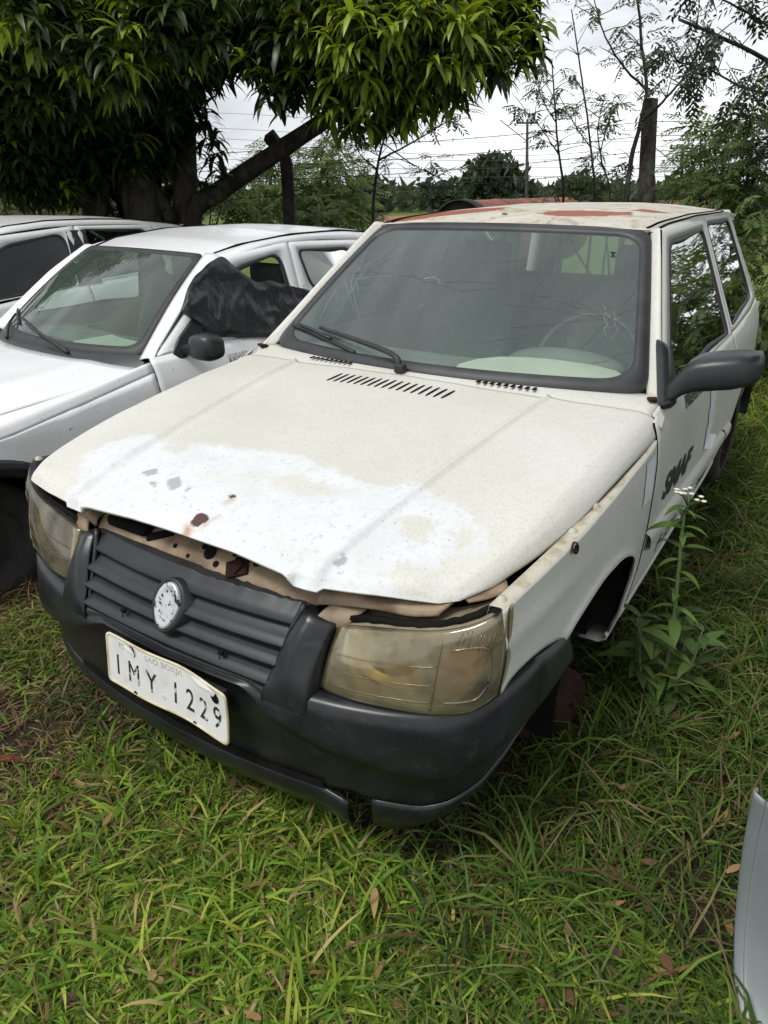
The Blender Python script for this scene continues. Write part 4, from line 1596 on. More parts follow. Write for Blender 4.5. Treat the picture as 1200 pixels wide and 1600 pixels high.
# ------------------------------------------------------------------ the two white cars on the left
def gen_car(root, S):
    zk, xk = S['sx']
    W2 = S['taper']

    def sx(y, z):
        return np.interp(z, zk, xk) - np.interp(y, W2[0], W2[1])
    pm = S['paint']
    nose, tail = S['nose'], S['tail']
    belt = lambda y: np.interp(y, *S['belt'])
    archf, archr = S['archf'], S['archr']

    def zbot(y):
        z = S['sill']
        for (yc, zc, r) in (archf, archr):
            if abs(y - yc) < r:
                z = max(z, zc + math.sqrt(r * r - (y - yc)**2))
        return z

    def side(name, y0, y1, s, ztop, ny=40):
        k = np.linspace(0, 1, ny)
        ys = list(y0 + (y1 - y0) * k)
        for (yc, zc, r) in (archf, archr):
            for e in (-1, 1):
                for q in (.998, .985, .96, .92):
                    yy = yc + e * r * q
                    if y0 < yy < y1:
                        ys.append(yy)
        ys = np.array(sorted(ys))
        rows = []
        for t in np.linspace(0, 1, 22):
            r = []
            for y in ys:
                a, b = ztop(y), zbot(y)
                z = a + (b - a) * t
                r.append((s * float(sx(y, z)), y, z))
            rows.append(r)
        return gobj(name, np.array(rows), pm, root, solid=.004, flip=(s > 0))

    wsb, wst = S['wsb'], S['wst']      # lower / upper corner (x, y, z), centre offsets

    def ws(u, v, lift=0.):
        x = u * (wsb[0] + (wst[0] - wsb[0]) * v)
        y = (wsb[1] - wsb[3]) + ((wst[1] - wst[3]) - (wsb[1] - wsb[3])) * v + u * u * (wsb[3] + (wst[3] - wsb[3]) * v)
        z = wsb[2] + (wst[2] + .012 - wsb[2]) * v - .012 * v * u * u + .02 * math.sin(math.pi * v)
        return np.array([x, y - .55 * lift, z + .83 * lift])
    glass = gobj('windshield', np.array([[ws(u, v, .003) for u in np.linspace(-.97, .97, 31)] for v in np.linspace(.04, .97, 19)]), S['ws_glass'], root)

    def loop(iu, iv, rad, lift):
        C = [(-1 + iu, iv), (1 - iu, iv), (1 - iu, 1 - iv), (-1 + iu, 1 - iv)]
        return np.array([ws(a, b, lift) for a, b in round_poly(C, rad, 7, 16)])
    L = [loop(-.01, -.02, .10, -.004), loop(0, 0, .10, .006), loop(.045, .04, .12, .008), loop(.055, .05, .12, .001)]
    mk('windshield_seal', np.concatenate(L), ringF(len(L[0]), 4), 'black', glass)
    # hood, nose
    hx = S['hood_x']
    rows = []
    yr0 = wsb[1] - wsb[3] - .055
    for t in np.linspace(0, 1, 30):
        r = []
        for u in np.linspace(-1, 1, 33):
            xh = np.interp(t, [0, .25, 1], hx)
            yf = nose + .16 + .12 * u * u
            yr = yr0 + (wsb[3] + .02) * u * u
            y = yf + (yr - yf) * t
            z = np.interp(t, [0, .12, .35, .7, 1], S['hood_z']) - .035 * u * u
            z += .006 * math.exp(-((abs(u) - .62) / .08)**2)
            r.append((u * xh, y, z))
        rows.append(r)
    HG = np.array(rows)
    hood = gobj('hood', HG, pm, root, solid=.006)
    # scuttle
    gobj('scuttle', np.array([HG[-1] + np.array([0, .004, -.004]), (HG[-1] + np.array([ws(u, -.02) for u in np.linspace(-1, 1, 33)])) / 2, np.array([ws(u, -.01, -.002) for u in np.linspace(-1, 1, 33)])]), 'mirror', root)
    nz_rows = []
    for z, dy, k in ((S['hood_z'][0] - .005, .10, .97), (S['hood_z'][0] - .06, .02, 1.0), (.50, -.01, 1.03), (.36, .0, 1.04), (.22, .04, 1.0)):
        nz_rows.append([(u * .76 * k, nose + dy + .42 * abs(u)**5 * .8, z) for u in np.linspace(-1, 1, 33)])
    gobj('front_bumper', np.array(nz_rows), S['bumper'], root, solid=.004, flip=True)
    for s in (1, -1):
        V = [(s * q[0], q[1] + nose, q[2]) for q in ((.42, .055, .66), (.62, .12, .67), (.73, .34, .72), (.70, .34, .60), (.60, .10, .56), (.43, .045, .56))]
        mk('headlight', V, [(0, 1, 4, 5), (1, 2, 3, 4)], 'lens', root, smooth=False, solid=.02)
    # fender top follows the hood edge
    fz = lambda y: np.interp(y, S['fz'][0], S['fz'][1])
    dl = S['doors']
    roof_z, roof_y, roof_x = S['roof_z'], S['roof_y'], S['roof_x']
    for s in (1, -1):
        # fender side rolled over its shoulder to the hood edge
        fd = side('fender', nose + .30, dl[0] - .004, s, lambda y: float(fz(y)) - .055, 46)
        ys = np.linspace(nose + .30, dl[0] - .004, 40)
        edge_t = np.clip((ys - HG[0, -1, 1]) / (HG[-1, -1, 1] - HG[0, -1, 1]), 0, 1)
        he = np.array([[np.interp(t, np.linspace(0, 1, 30), HG[:, -1, i]) for i in range(3)] for t in edge_t])
        a = np.stack([sx(ys, fz(ys) - .055), ys, fz(ys) - .055], 1)
        c = np.stack([he[:, 0] + .006, ys, he[:, 2] - .002], 1)
        b = np.stack([sx(ys, fz(ys) - .055) - .018, ys, fz(ys) - .014], 1)
        b2 = (b + c) / 2 + np.array([0, 0, .010])
        sh = patch([list(c[::3]), list(b2[::3]), list(b[::3]), list(a[::3])], 40, 12)
        sh[..., 0] *= s
        gobj('fender_shoulder', sh, pm, fd, solid=.003, flip=(s > 0))
        names = ['door', 'door', 'quarter_panel']
        ds = list(dl) + [tail - .05]
        panels = []
        for k in range(len(ds) - 1):
            panels.append(side(names[min(k, 2)] if k < len(ds) - 2 else 'quarter_panel', ds[k], ds[k + 1] - .005, s, belt, 34))
            if k:
                pass
            tube('door_gap', [(s * float(sx(ds[k] - .002, z) - .001), ds[k] - .002, z) for z in np.linspace(S['sill'] + .02, float(belt(ds[k])), 16)], .0028, 'void', panels[-1], n=5)
        for (outer, inner, rad, gm, fm, pi) in S['windows']:
            O = round_poly(outer, .015, 6, 10)
            I = round_poly(inner, rad, 6, 10)
            cI = I.mean(0)

            def sc(Lp, d):
                v = Lp - cI
                return cI + v * (1 - d / np.linalg.norm(v, axis=1, keepdims=True))

            def lift(Lp, o):
                return np.stack([s * (sx(Lp[:, 0], Lp[:, 1]) + o), Lp[:, 0], Lp[:, 1]], 1)
            n = len(O)
            f = mk('window_frame', np.concatenate([lift(O, -.01), lift(O, 0), lift((O + I) / 2, .004), lift(I, .0), lift(I, -.012)]), ringF(n, 5), fm, panels[pi])
            mk('window_seal', np.concatenate([lift(I, -.005), lift(sc(I, .004), .002), lift(sc(I, .020), .0), lift(sc(I, .024), -.008)]), ringF(n, 4), 'black', f)
            if gm:
                gl = lift(sc(I, .016), -.006)
                cc = lift(cI[None], -.006)
                mk('window_glass', np.concatenate([gl, cc]), [(i, (i + 1) % n, n) for i in range(n)], gm if s > 0 else S['far_glass'], f, smooth=False)
        # A pillar and roof side
        P0 = [ws(s * 1.005, v, -.003) for v in np.linspace(-.05, 1.03, 18)]
        yy = np.interp(np.linspace(0, 1, 18), np.linspace(0, 1, len(S['apil'])), [q[0] for q in S['apil']])
        zz = np.interp(np.linspace(0, 1, 18), np.linspace(0, 1, len(S['apil'])), [q[1] for q in S['apil']])
        P1 = [np.array([s * float(sx(a_, b_) - .003), a_, b_]) for a_, b_ in zip(yy, zz)]
        Pm = [(a_ + b_) / 2 + np.array([s * .014, -.006, .010]) for a_, b_ in zip(P0, P1)]
        gobj('a_pillar', patch([P0, Pm, P1], 30, 8), pm, root, solid=.004, flip=(s < 0))
    # roof
    ys = np.linspace(roof_y[0], roof_y[-1], 50)
    rows = []
    for y in ys:
        zc = np.interp(y, roof_y, roof_z)
        xe = np.interp(y, roof_y, roof_x)
        rows.append([(u * xe, y + np.interp(y, [roof_y[0], roof_y[0] + .3], [1, 0]) * (-wst[3] * (1 - u * u) + .0), zc - S['crown'] * abs(u)**2.4) for u in np.linspace(-1, 1, 41)])
    RG = np.array(rows)
    rf = gobj('roof', RG, S.get('roof_paint', pm), root, solid=.005)
    for s in (1, -1):
        e = RG[:, -1 if s > 0 else 0]
        low = np.interp(e[:, 1], S['rail'][0], S['rail'][1])
        q = np.stack([s * sx(e[:, 1], low), e[:, 1], low], 1)
        md = (e + q) / 2 + np.array([s * .012, 0, .008])
        gobj('roof_rail', patch([list(e[::4]), list(md[::4]), list(q[::4])], 50, 7), pm, rf, flip=(s > 0), solid=.003)
        tube('roof_gutter', e + np.array([s * .002, 0, .002]), .006, 'void', rf, n=5)
    # tail
    tz = S['tail_sec']
    tl = []
    for (y, z, hw) in tz:
        tl.append([(u * hw, y - .05 * u**4, z) for u in np.linspace(-1, 1, 25)])
    tg = gobj('tailgate', np.array(tl), pm, root, solid=.005, flip=True)
    i0, i1 = S['rear_win']
    gobj('rear_window', np.array([[p + np.array([0, .006, .004]) for p in np.array(r)[3:-3]] for r in tl[i0:i1 + 1]]), 'tint_glass', tg, flip=True)
    for s in (1, -1):
        for (yy, zz) in (S['archf'][:2], S['archr'][:2]):
            wheel(root, (s * .60, yy, S['wheel_z']), s, .275, 'tyre', 'tyre')
        if S.get('cladding'):
            yc, zc, r = archf
            th = np.linspace(-.35, math.pi + .35, 40)
            g = np.array([[(s * (float(sx(yc + rr_ * math.cos(t), min(.75, max(.25, zc + rr_ * math.sin(t))))) + o), yc + rr_ * math.cos(t), zc + rr_ * math.sin(t)) for t in th] for rr_, o in ((r + .055, .0), (r + .045, .020), (r + .005, .022), (r - .012, .012), (r - .014, -.12))])
            gobj('arch_cladding', g, 'bumper', root, flip=(s < 0))
        for (yc, zc, r) in (archf, archr):
            th = np.linspace(-.3, math.pi + .3, 24)
            gobj('wheel_well', np.array([[(s * xw, yc + (r - .02) * math.cos(t), zc + (r - .02) * math.sin(t)) for t in th] for xw in (.75, .62, .45)]), 'void', root)
    # cabin
    V, F = join([boxd((0, 2.2, .30), (1.40, 2.9, .04)), boxd((0, wsb[1] + .02, .62), (1.40, .04, .56))])
    mk('floor_pan', V, F, 'void', root, smooth=False)
    d = gobj('dashboard', np.array([[(u * .66, wsb[1] + dy + .04 * u * u, wsb[2] + z) for u in np.linspace(-1, 1, 19)] for dy, z in ((-.06, -.035), (.12, -.02), (.30, -.03), (.38, -.09), (.36, -.34))]), 'dash', root)
    gobj('dash_glare', np.array([[(.28 + .24 * u, wsb[1] + dy + .03 * u * u, wsb[2] - .012) for u in np.linspace(-1, 1, 13)] for dy in (-.03, .05, .13, .19)]), 'dash_pale', d)  # dash top again, reflection painted in as a pale patch
    for x_ in (.36, -.36):
        st = gobj('seat', np.array([[(x_ + u * .24, y, z + .02 * u * u) for u in np.linspace(-1, 1, 9)] for y, z in ((1.80, .48), (1.85, .55), (2.2, .54), (2.3, .60))]), 'interior', root, solid=.10)
        gobj('seat_back', np.array([[(x_ + u * w_, y - .05 * u * u, z) for u in np.linspace(-1, 1, 9)] for z, y, w_ in ((.58, 2.20, .23), (.80, 2.27, .25), (1.02, 2.33, .20), (1.10, 2.36, .13))]), 'interior', st, solid=.09, flip=True)
        V, F = boxd((x_, 2.40, 1.15), (.24, .07, .14))
        bevel(mk('headrest', V, F, 'interior', st, smooth=False), .03, 3)
    c = np.array([.36, wsb[1] + .52, .88])
    up = np.array([0, .5, .86])
    tube('steering_wheel', [c + .175 * (math.cos(t) * np.array([1, 0, 0]) + math.sin(t) * up) for t in np.linspace(0, 2 * math.pi, 29)[:-1]], .014, 'black', root, n=8, closed=True)
    for s in (1, -1):
        g = np.array([[(s * (float(sx(y, z)) - .05), y, z) for y in np.linspace(dl[0] + .1, ds[-2], 12)] for z in (.32, .6, float(belt(2)) - .03)])
        dt = gobj('door_trim', g, 'interior_light', root, flip=(s > 0))
        if s < 0:
            V, F = join([boxd((-.70, 1.88, .83), (.03, .20, .035)), boxd((-.715, 1.82, .87), (.01, .16, .05))])
            bevel(mk('armrest', V, F, 'interior_light', dt, smooth=False), .012, 2)
    return sx, ws, panels, HG


def mirror_on(root, foot, secs, s=1, m='mirror'):
    V = [(s * x_, y_, z_) for x_, y_, z_ in foot]
    n = len(V)
    V2 = [(s * (x_ + .03), y_, z_) for x_, y_, z_ in foot]
    o = mk('side_mirror', V + V2, ringF(n, 2) + [tuple(range(n))[::-1], tuple(range(n, 2 * n))], m, root, smooth=False)
    bevel(o, .01, 3)
    L = []
    for x_, y_, z_, ry_, rz_ in secs:
        for k in range(20):
            t = 2 * math.pi * k / 20
            ct, st = math.cos(t), math.sin(t)
            L.append((s * x_, y_ + math.copysign(abs(ct)**.65, ct) * ry_, z_ + math.copysign(abs(st)**.6, st) * rz_))
    mk('mirror_shell', L, ringF(20, len(secs)) + [tuple(range(20))[::-1], tuple((len(secs) - 1) * 20 + k for k in range(20))], m, o)
    return o


def wiper(root, ws, u0, u1, v0, v1, pv):
    A = np.array([pv, ws(u0 * .7 + u1 * .3, v0 * .7 + v1 * .3, .03), ws(u1, v1, .018)])
    o = tube('wiper', cr1(A, 12), np.linspace(.009, .005, 12), 'black', root, n=6)
    a, b = ws(u1 - .20, v1 + .03, .010), ws(u1 + .32, v1 - .035, .010)
    tube('wiper_blade', cr1(np.array([a, (a + b) / 2 + np.array([0, -.004, .006]), b]), 12), .007, 'black', o, n=6)
    return o


def comb_decal(par, sx, y, z, sc=1.0):
    """faded municipal stamp: a grey block over a black toothed bar"""
    def q(c, s):
        V, F = boxd(c, s)
        V = np.array([[float(sx(p[1], p[2])) + .002 + (p[0] - c[0]), p[1], p[2]] for p in V])
        return V, F
    parts = [q((0, y + .012 * k * sc * 2 - .06 * sc, z + .016 * sc), (.0016, .018 * sc, .020 * sc)) for k in range(6)]
    V, F = join(parts)
    o = mk('stamp_marks', V, F, 'faint_ink', par, smooth=False)
    o['kind'] = 'stuff'
    bars = [q((0, y, z - .012 * sc), (.0016, .13 * sc, .007 * sc))] + [q((0, y + dy * sc, z - .004 * sc), (.0016, .006 * sc, .016 * sc)) for dy in (-.06, -.03, 0, .03, .06)]
    V, F = join(bars)
    mk('stamp_bar', V, F, 'decal', par, smooth=False)


SEDAN = thing('white_hatchback', 'white compact car with a black plastic bag over its side window', 'car', (-2.275, -.066, -.12), local=True)
SEDAN.rotation_euler.z = R(-5.54)
S1 = dict(paint=MAT['white'], bumper='bumper', nose=-.32, tail=3.55, sill=.25,
          sx=([.2, .3, .45, .62, .74, .82, .90, .95, 1.30, 1.38], [.72, .755, .785, .803, .80, .788, .755, .72, .612, .575]),
          taper=([-.4, -.1, .3, .9, 2.6, 3.2, 3.6], [.20, .09, .03, 0, 0, .02, .08]),
          belt=([1.3, 1.6, 2.4, 3.3], [.925, .93, .955, .985]), archf=(.50, .29, .345), archr=(2.93, .29, .33),
          wsb=(.625, 1.36, .925, .16), wst=(.50, 1.86, 1.305, .05), ws_glass='clear_glass', far_glass='clear_glass',
          hood_x=[.60, .68, .70], hood_z=[.73, .79, .835, .875, .905], fz=([-.1, .3, .66, .86, 1.08, 1.33], [.70, .775, .812, .850, .885, .925]), doors=[1.318, 2.335, 2.96],
          roof_y=[1.86, 2.05, 2.4, 2.8, 3.15, 3.35], roof_z=[1.315, 1.362, 1.395, 1.398, 1.37, 1.335], roof_x=[.50, .535, .555, .55, .53, .50], crown=.022,
          rail=([1.86, 2.2, 2.6, 3.0, 3.4], [1.285, 1.332, 1.340, 1.318, 1.24]),
          apil=[(1.34, .915), (1.45, 1.0), (1.66, 1.165), (1.88, 1.290)],
          windows=[([(1.36, .925), (1.90, 1.300), (2.345, 1.345), (2.335, .95)], [(1.53, .955), (1.95, 1.252), (2.268, 1.300), (2.285, .958)], [.04, .06, .07, .03], None, MAT['white'], 0),
                   ([(2.338, .95), (2.348, 1.345), (2.93, 1.322), (3.10, .98)], [(2.43, 1.07), (2.392, 1.303), (2.83, 1.290), (2.99, 1.05)], [.10, .04, .06, .05], 'hazy_glass', MAT['white'], 1),
                   ],
          tail_sec=[(3.35, 1.335, .50), (3.50, 1.10, .58), (3.57, .96, .64), (3.62, .75, .68), (3.62, .5, .69), (3.58, .26, .66)], rear_win=(0, 1), wheel_z=.305, cladding=True)
sx1, ws1, pn1, hg1 = gen_car(SEDAN, S1)
mirror_on(SEDAN, [(.715, 1.40, .885), (.735, 1.50, .90), (.71, 1.63, .96), (.665, 1.655, 1.09), (.70, 1.50, .985)],
          [(.755, 1.50, .935, .02, .022), (.79, 1.52, .94, .03, .03), (.805, 1.53, .952, .048, .052), (.84, 1.535, .955, .055, .060), (.90, 1.54, .955, .054, .058), (.925, 1.545, .955, .045, .046), (.935, 1.548, .955, .02, .02)])
wiper(SEDAN, ws1, .35, -.35, .0, .10, ws1(.45, -.045, .012))
wiper(SEDAN, ws1, -.55, -.86, .0, .12, ws1(-.50, -.05, .012))
comb_decal(pn1[0], lambda y, z: sx1(y, z), 1.79, .852, .9)
# handwritten number high on the glass
V, F = text_mesh('22', .085, .0006, shear=.2)
mk('chalk_number', np.array([ws1(-.80 + p[0] * 1.6, .80 + p[1] * 1.8, .006) for p in V]), F, 'crack', SEDAN, smooth=False)

# black plastic bag taped over the open front window
def build_bag():
    top = [(1.552, 1.098), (1.617, 1.180), (1.717, 1.245), (1.80, 1.285), (1.87, 1.303), (1.925, 1.262), (2.03, 1.182), (2.14, 1.165), (2.25, 1.138), (2.40, 1.100)]
    bot = [(1.550, 1.085), (1.60, 1.040), (1.64, 1.000), (1.70, .965), (1.78, .945), (1.86, .935), (1.98, .918), (2.12, .905), (2.26, .935), (2.385, 1.00)]
    T = cr1(np.c_[top, np.zeros(10)], 90)[:, :2]
    B = cr1(np.c_[bot, np.zeros(10)], 90)[:, :2]
    rows = []
    for i, t in enumerate(np.linspace(0, 1, 44)):
        r = []
        for j in range(90):
            q = T[j] * (1 - t) + B[j] * t
            y, z = q
            a = (z * .8 + y * .6)
            yw, zw = y + .10 * nz(y * 5, z * 5, 8.), z + .10 * nz(y * 5, z * 5, 3.)
            w_ = .016 * nz(y * 3.2 + 3, z * 4) + .014 * max(0, 1 - 3 * abs(nz(yw * 5 + zw * 4, zw * 3, 4.))) + .010 * max(0, 1 - 3.5 * abs(nz(yw * 9 - zw * 3, zw * 8, 6.))) + .003 * nz(y * 25, z * 25, 2.)
            edge = min(1, min(t, 1 - t) * 9 + .25)
            sag = .004 * math.sin(math.pi * t)
            r.append((float(sx1(y, z)) + .010 + max(-.006, w_ * edge) + sag, y, z + .012 * nz(y * 11, t * 5, 9.) * (1 - edge * .6)))
        rows.append(r)
    G = np.array(rows)
    o = mk('plastic_bag', G.reshape(-1, 3), gridF(44, 90), 'bag', None)
    o.location = SEDAN.location
    o.rotation_euler = SEDAN.rotation_euler
    tag(o, 'crumpled black plastic bag draped over the side window of a white car', 'plastic bag')


build_bag()

MPV = thing('white_wagon', 'white car with dark tinted side windows and red tail lamp, under the mango tree', 'car', (-4.165, .015, -.16), local=True)
MPV.rotation_euler.z = R(2.2)
S2 = dict(paint=MAT['white2'], bumper=MAT['white2'], nose=-.25, tail=3.95, sill=.25,
          sx=([.2, .3, .45, .62, .78, .90, .98, 1.04, 1.36, 1.46], [.72, .755, .785, .80, .798, .785, .765, .735, .648, .60]),
          taper=([-.4, -.1, .3, .9, 2.6, 3.3, 3.9], [.20, .09, .03, 0, 0, .02, .07]),
          belt=([1.3, 1.7, 2.3, 3.4], [.95, .975, 1.02, 1.07]), archf=(.55, .29, .345), archr=(3.12, .29, .34),
          wsb=(.66, 1.25, .97, .16), wst=(.54, 1.80, 1.40, .05), ws_glass='clear_glass', far_glass='tint_glass',
          hood_x=[.60, .68, .70], hood_z=[.78, .84, .885, .925, .95], fz=([-.1, .3, .66, .86, 1.08, 1.33], [.74, .82, .855, .885, .92, .955]), doors=[1.25, 2.40, 3.15],
          roof_y=[1.80, 1.95, 2.25, 2.6, 3.0, 3.4, 3.62], roof_z=[1.405, 1.440, 1.463, 1.462, 1.446, 1.405, 1.365], roof_x=[.55, .57, .58, .575, .57, .56, .55], crown=.020,
          rail=([1.80, 2.2, 2.6, 3.0, 3.4, 3.65], [1.375, 1.405, 1.408, 1.392, 1.345, 1.30]),
          apil=[(1.27, .955), (1.42, 1.10), (1.62, 1.28), (1.83, 1.385)],
          windows=[([(1.35, .97), (1.78, 1.365), (2.44, 1.405), (2.42, 1.03)], [(1.45, .985), (1.84, 1.315), (2.350, 1.370), (2.31, 1.025)], [.05, .10, .10, .03], 'tint_glass', MAT['white2'], 0),
                   ([(2.425, 1.03), (2.445, 1.405), (3.16, 1.385), (3.30, 1.06)], [(2.50, 1.045), (2.50, 1.382), (3.10, 1.358), (3.20, 1.07)], [.03, .03, .08, .05], 'tint_glass', MAT['white2'], 1),
                   ([(3.305, 1.065), (3.165, 1.385), (3.60, 1.315), (3.66, 1.08)], [(3.26, 1.15), (3.20, 1.340), (3.36, 1.318), (3.43, 1.17)], [.03, .03, .04, .03], 'tint_glass', MAT['white2'], 2)],
          tail_sec=[(3.62, 1.365, .55), (3.78, 1.18, .60), (3.86, 1.0, .66), (3.90, .75, .70), (3.90, .5, .70), (3.86, .28, .68)], rear_win=(0, 1), wheel_z=.305)
sx2, ws2, pn2, hg2 = gen_car(MPV, S2)
g = np.array([[(float(sx2(y, z)) + .004, y, z) for y in np.linspace(a, b, 6)] for a, b, z in ((2.31, 2.515, 1.02), (2.33, 2.51, 1.15), (2.345, 2.505, 1.28), (2.36, 2.505, 1.378))])
gobj('black_b_post', g, 'black', MPV)
for s in (1, -1):
    g = np.array([[(s * (float(sx2(min(y, 3.6), z)) + .006 - .02 * max(0, y - 3.62)), y, z) for y in np.linspace(a, b, 5)] for a, b, z in ((3.56, 3.66, 1.325), (3.58, 3.74, 1.25), (3.64, 3.80, 1.15), (3.70, 3.84, 1.02))])
    gobj('tail_lamp', g, 'tail', MPV, solid=.015)
comb_decal(pn2[0], lambda y, z: sx2(y, z), 1.80, .90, 1.1)
comb_decal(pn2[0], lambda y, z: sx2(y, z), 1.74, .83, .6)

# pale grey panel at the right edge
def build_panel():
    # leading edge of the panel, leaning away, from the ground up; the sheet runs off to the right
    E = np.array([(1.262, .10, .02), (1.228, .20, .06), (1.203, .275, .13), (1.186, .325, .23), (1.176, .352, .33), (1.172, .366, .415)])
    E = cr1(E, 30)
    # inner ridge line a little right of the edge
    t = np.linspace(0, 1, 30)
    A = E + np.array([.004, .014, 0])
    Bq = E + np.stack([.016 + .006 * t, -.010 + 0 * t, -.006 * t], 1)
    C1 = E + np.stack([.10 + .02 * t, -.045 + 0 * t, -.05 * t**3], 1)
    C2 = E + np.stack([.32 + .02 * t, -.16 + 0 * t, -.12 * t**3], 1)
    C3 = E + np.stack([.62 + .0 * t, -.36 + 0 * t, -.16 * t**3], 1)
    rows = [A, E, Bq, Bq + (C1 - Bq) * .12 + np.array([0, .004, 0]), C1, C2, C3]
    G = np.array([cr1(np.array([r[i] for r in rows]), 34) for i in range(30)])
    o = gobj('car_body_panel', G, 'panel', None, solid=.004)
    tag(o, 'pale grey curved car body panel cut off by the right edge of the photo', 'car panel')


build_panel()


# ------------------------------------------------------------------ foliage tools
def leaf_strip(L, W, droop, az, el, base, segs=3, fold=.0, rnd=None, tw=0.):
    """one lanceolate leaf: rows of two (or three) points plus a tip, bending towards the ground"""
    d = np.array([math.cos(az) * math.cos(el), math.sin(az) * math.cos(el), math.sin(el)])
    side = np.array([-math.sin(az), math.cos(az), 0.])
    side = side * math.cos(tw) + np.cross(d, side) * math.sin(tw)
    P = np.array(base, float)
    V, F = [], []
    for i in range(segs + 1):
        t = i / segs
        wv = W * (math.sin(math.pi * (.08 + .92 * t)**.8)) * .5 if i < segs else 0
        if i < segs:
            nrm = np.cross(d, side)
            if fold:
                V += [P - side * wv + nrm * fold * wv, P, P + side * wv + nrm * fold * wv]
            else:
                V += [P - side * wv, P + side * wv]
        else:
            V.append(P.copy())
        P = P + d * L / segs
        d = d + np.array([0, 0, -droop / segs])
        d /= np.linalg.norm(d)
        side = side - d * (side @ d)
        side /= np.linalg.norm(side) + 1e-9
    k = 3 if fold else 2
    tip = len(V) - 1
    for i in range(segs - 1):
        for j in range(k - 1):
            F.append((i * k + j, i * k + j + 1, (i + 1) * k + j + 1, (i + 1) * k + j))
    for j in range(k - 1):
        F.append(((segs - 1) * k + j, (segs - 1) * k + j + 1, tip))
    return np.array(V), F


class Leaves:
    def __init__(s):
        s.V, s.Q, s.T, s.C, s.n = [], [], [], [], 0

    def add(s, V, F, c):
        o = s.n
        s.V.append(V)
        for f in F:
            (s.Q if len(f) == 4 else s.T).append([i + o for i in f])
        s.C.append(np.tile(np.asarray(c, float), (len(V), 1)))
        s.n += len(V)

    def addmany(s, V, Q, T, C):
        o = s.n
        s.V.append(V)
        if len(Q):
            s.Q += (np.asarray(Q) + o).tolist()
        if len(T):
            s.T += (np.asarray(T) + o).tolist()
        s.C.append(C)
        s.n += len(V)

    def arrays(s):
        return np.concatenate(s.V), np.array(s.Q).reshape(-1, 4), np.array(s.T).reshape(-1, 3), np.concatenate(s.C)

    def build(s, name, m, parent=None, kind='stuff', smooth=True):
        V, Q, T, C = s.arrays()
        return fastmesh(name, V, Q if len(Q) else None, T if len(T) else None, m, parent, C, smooth, kind)


def mango_rosette(rd, n=13, hi=True, young_lit=False):
    L = Leaves()
    for k in range(n):
        az = k * 2.4 + rd.uniform(-.4, .4)
        el = rd.uniform(-.75, .55) if k > 3 else rd.uniform(.1, .9)
        g = rd.uniform(.7, 1.25)
        if young_lit:
            c = np.array([.23, .30, .03]) * g  # young yellow-green with the light on the leaves put in
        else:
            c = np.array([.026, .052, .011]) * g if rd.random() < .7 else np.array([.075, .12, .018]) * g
        b = (rd.uniform(-.012, .012), rd.uniform(-.012, .012), rd.uniform(-.05, .02))
        V, F = leaf_strip(rd.uniform(.17, .27), rd.uniform(.040, .054), rd.uniform(1.0, 2.2), az, el, b, 4 if hi else 3, .25 if hi else 0., tw=rd.uniform(-.3, .3))
        L.add(V, F, c)
    return L.arrays()


def ground_pt(u, v):
    """where the sight line through (u, v) meets the ground"""
    d = MC @ np.array([(u - 600) / FPX, 1, (800 - v) / FPX])
    t = 1.0
    for _ in range(40):
        p = CAM + d * t
        t += (float(gz(p[0], p[1])) - p[2]) / d[2] * .8
    return CAM + d * t


def drop_to(p):
    return np.array([p[0], p[1], float(gz(p[0], p[1]))])


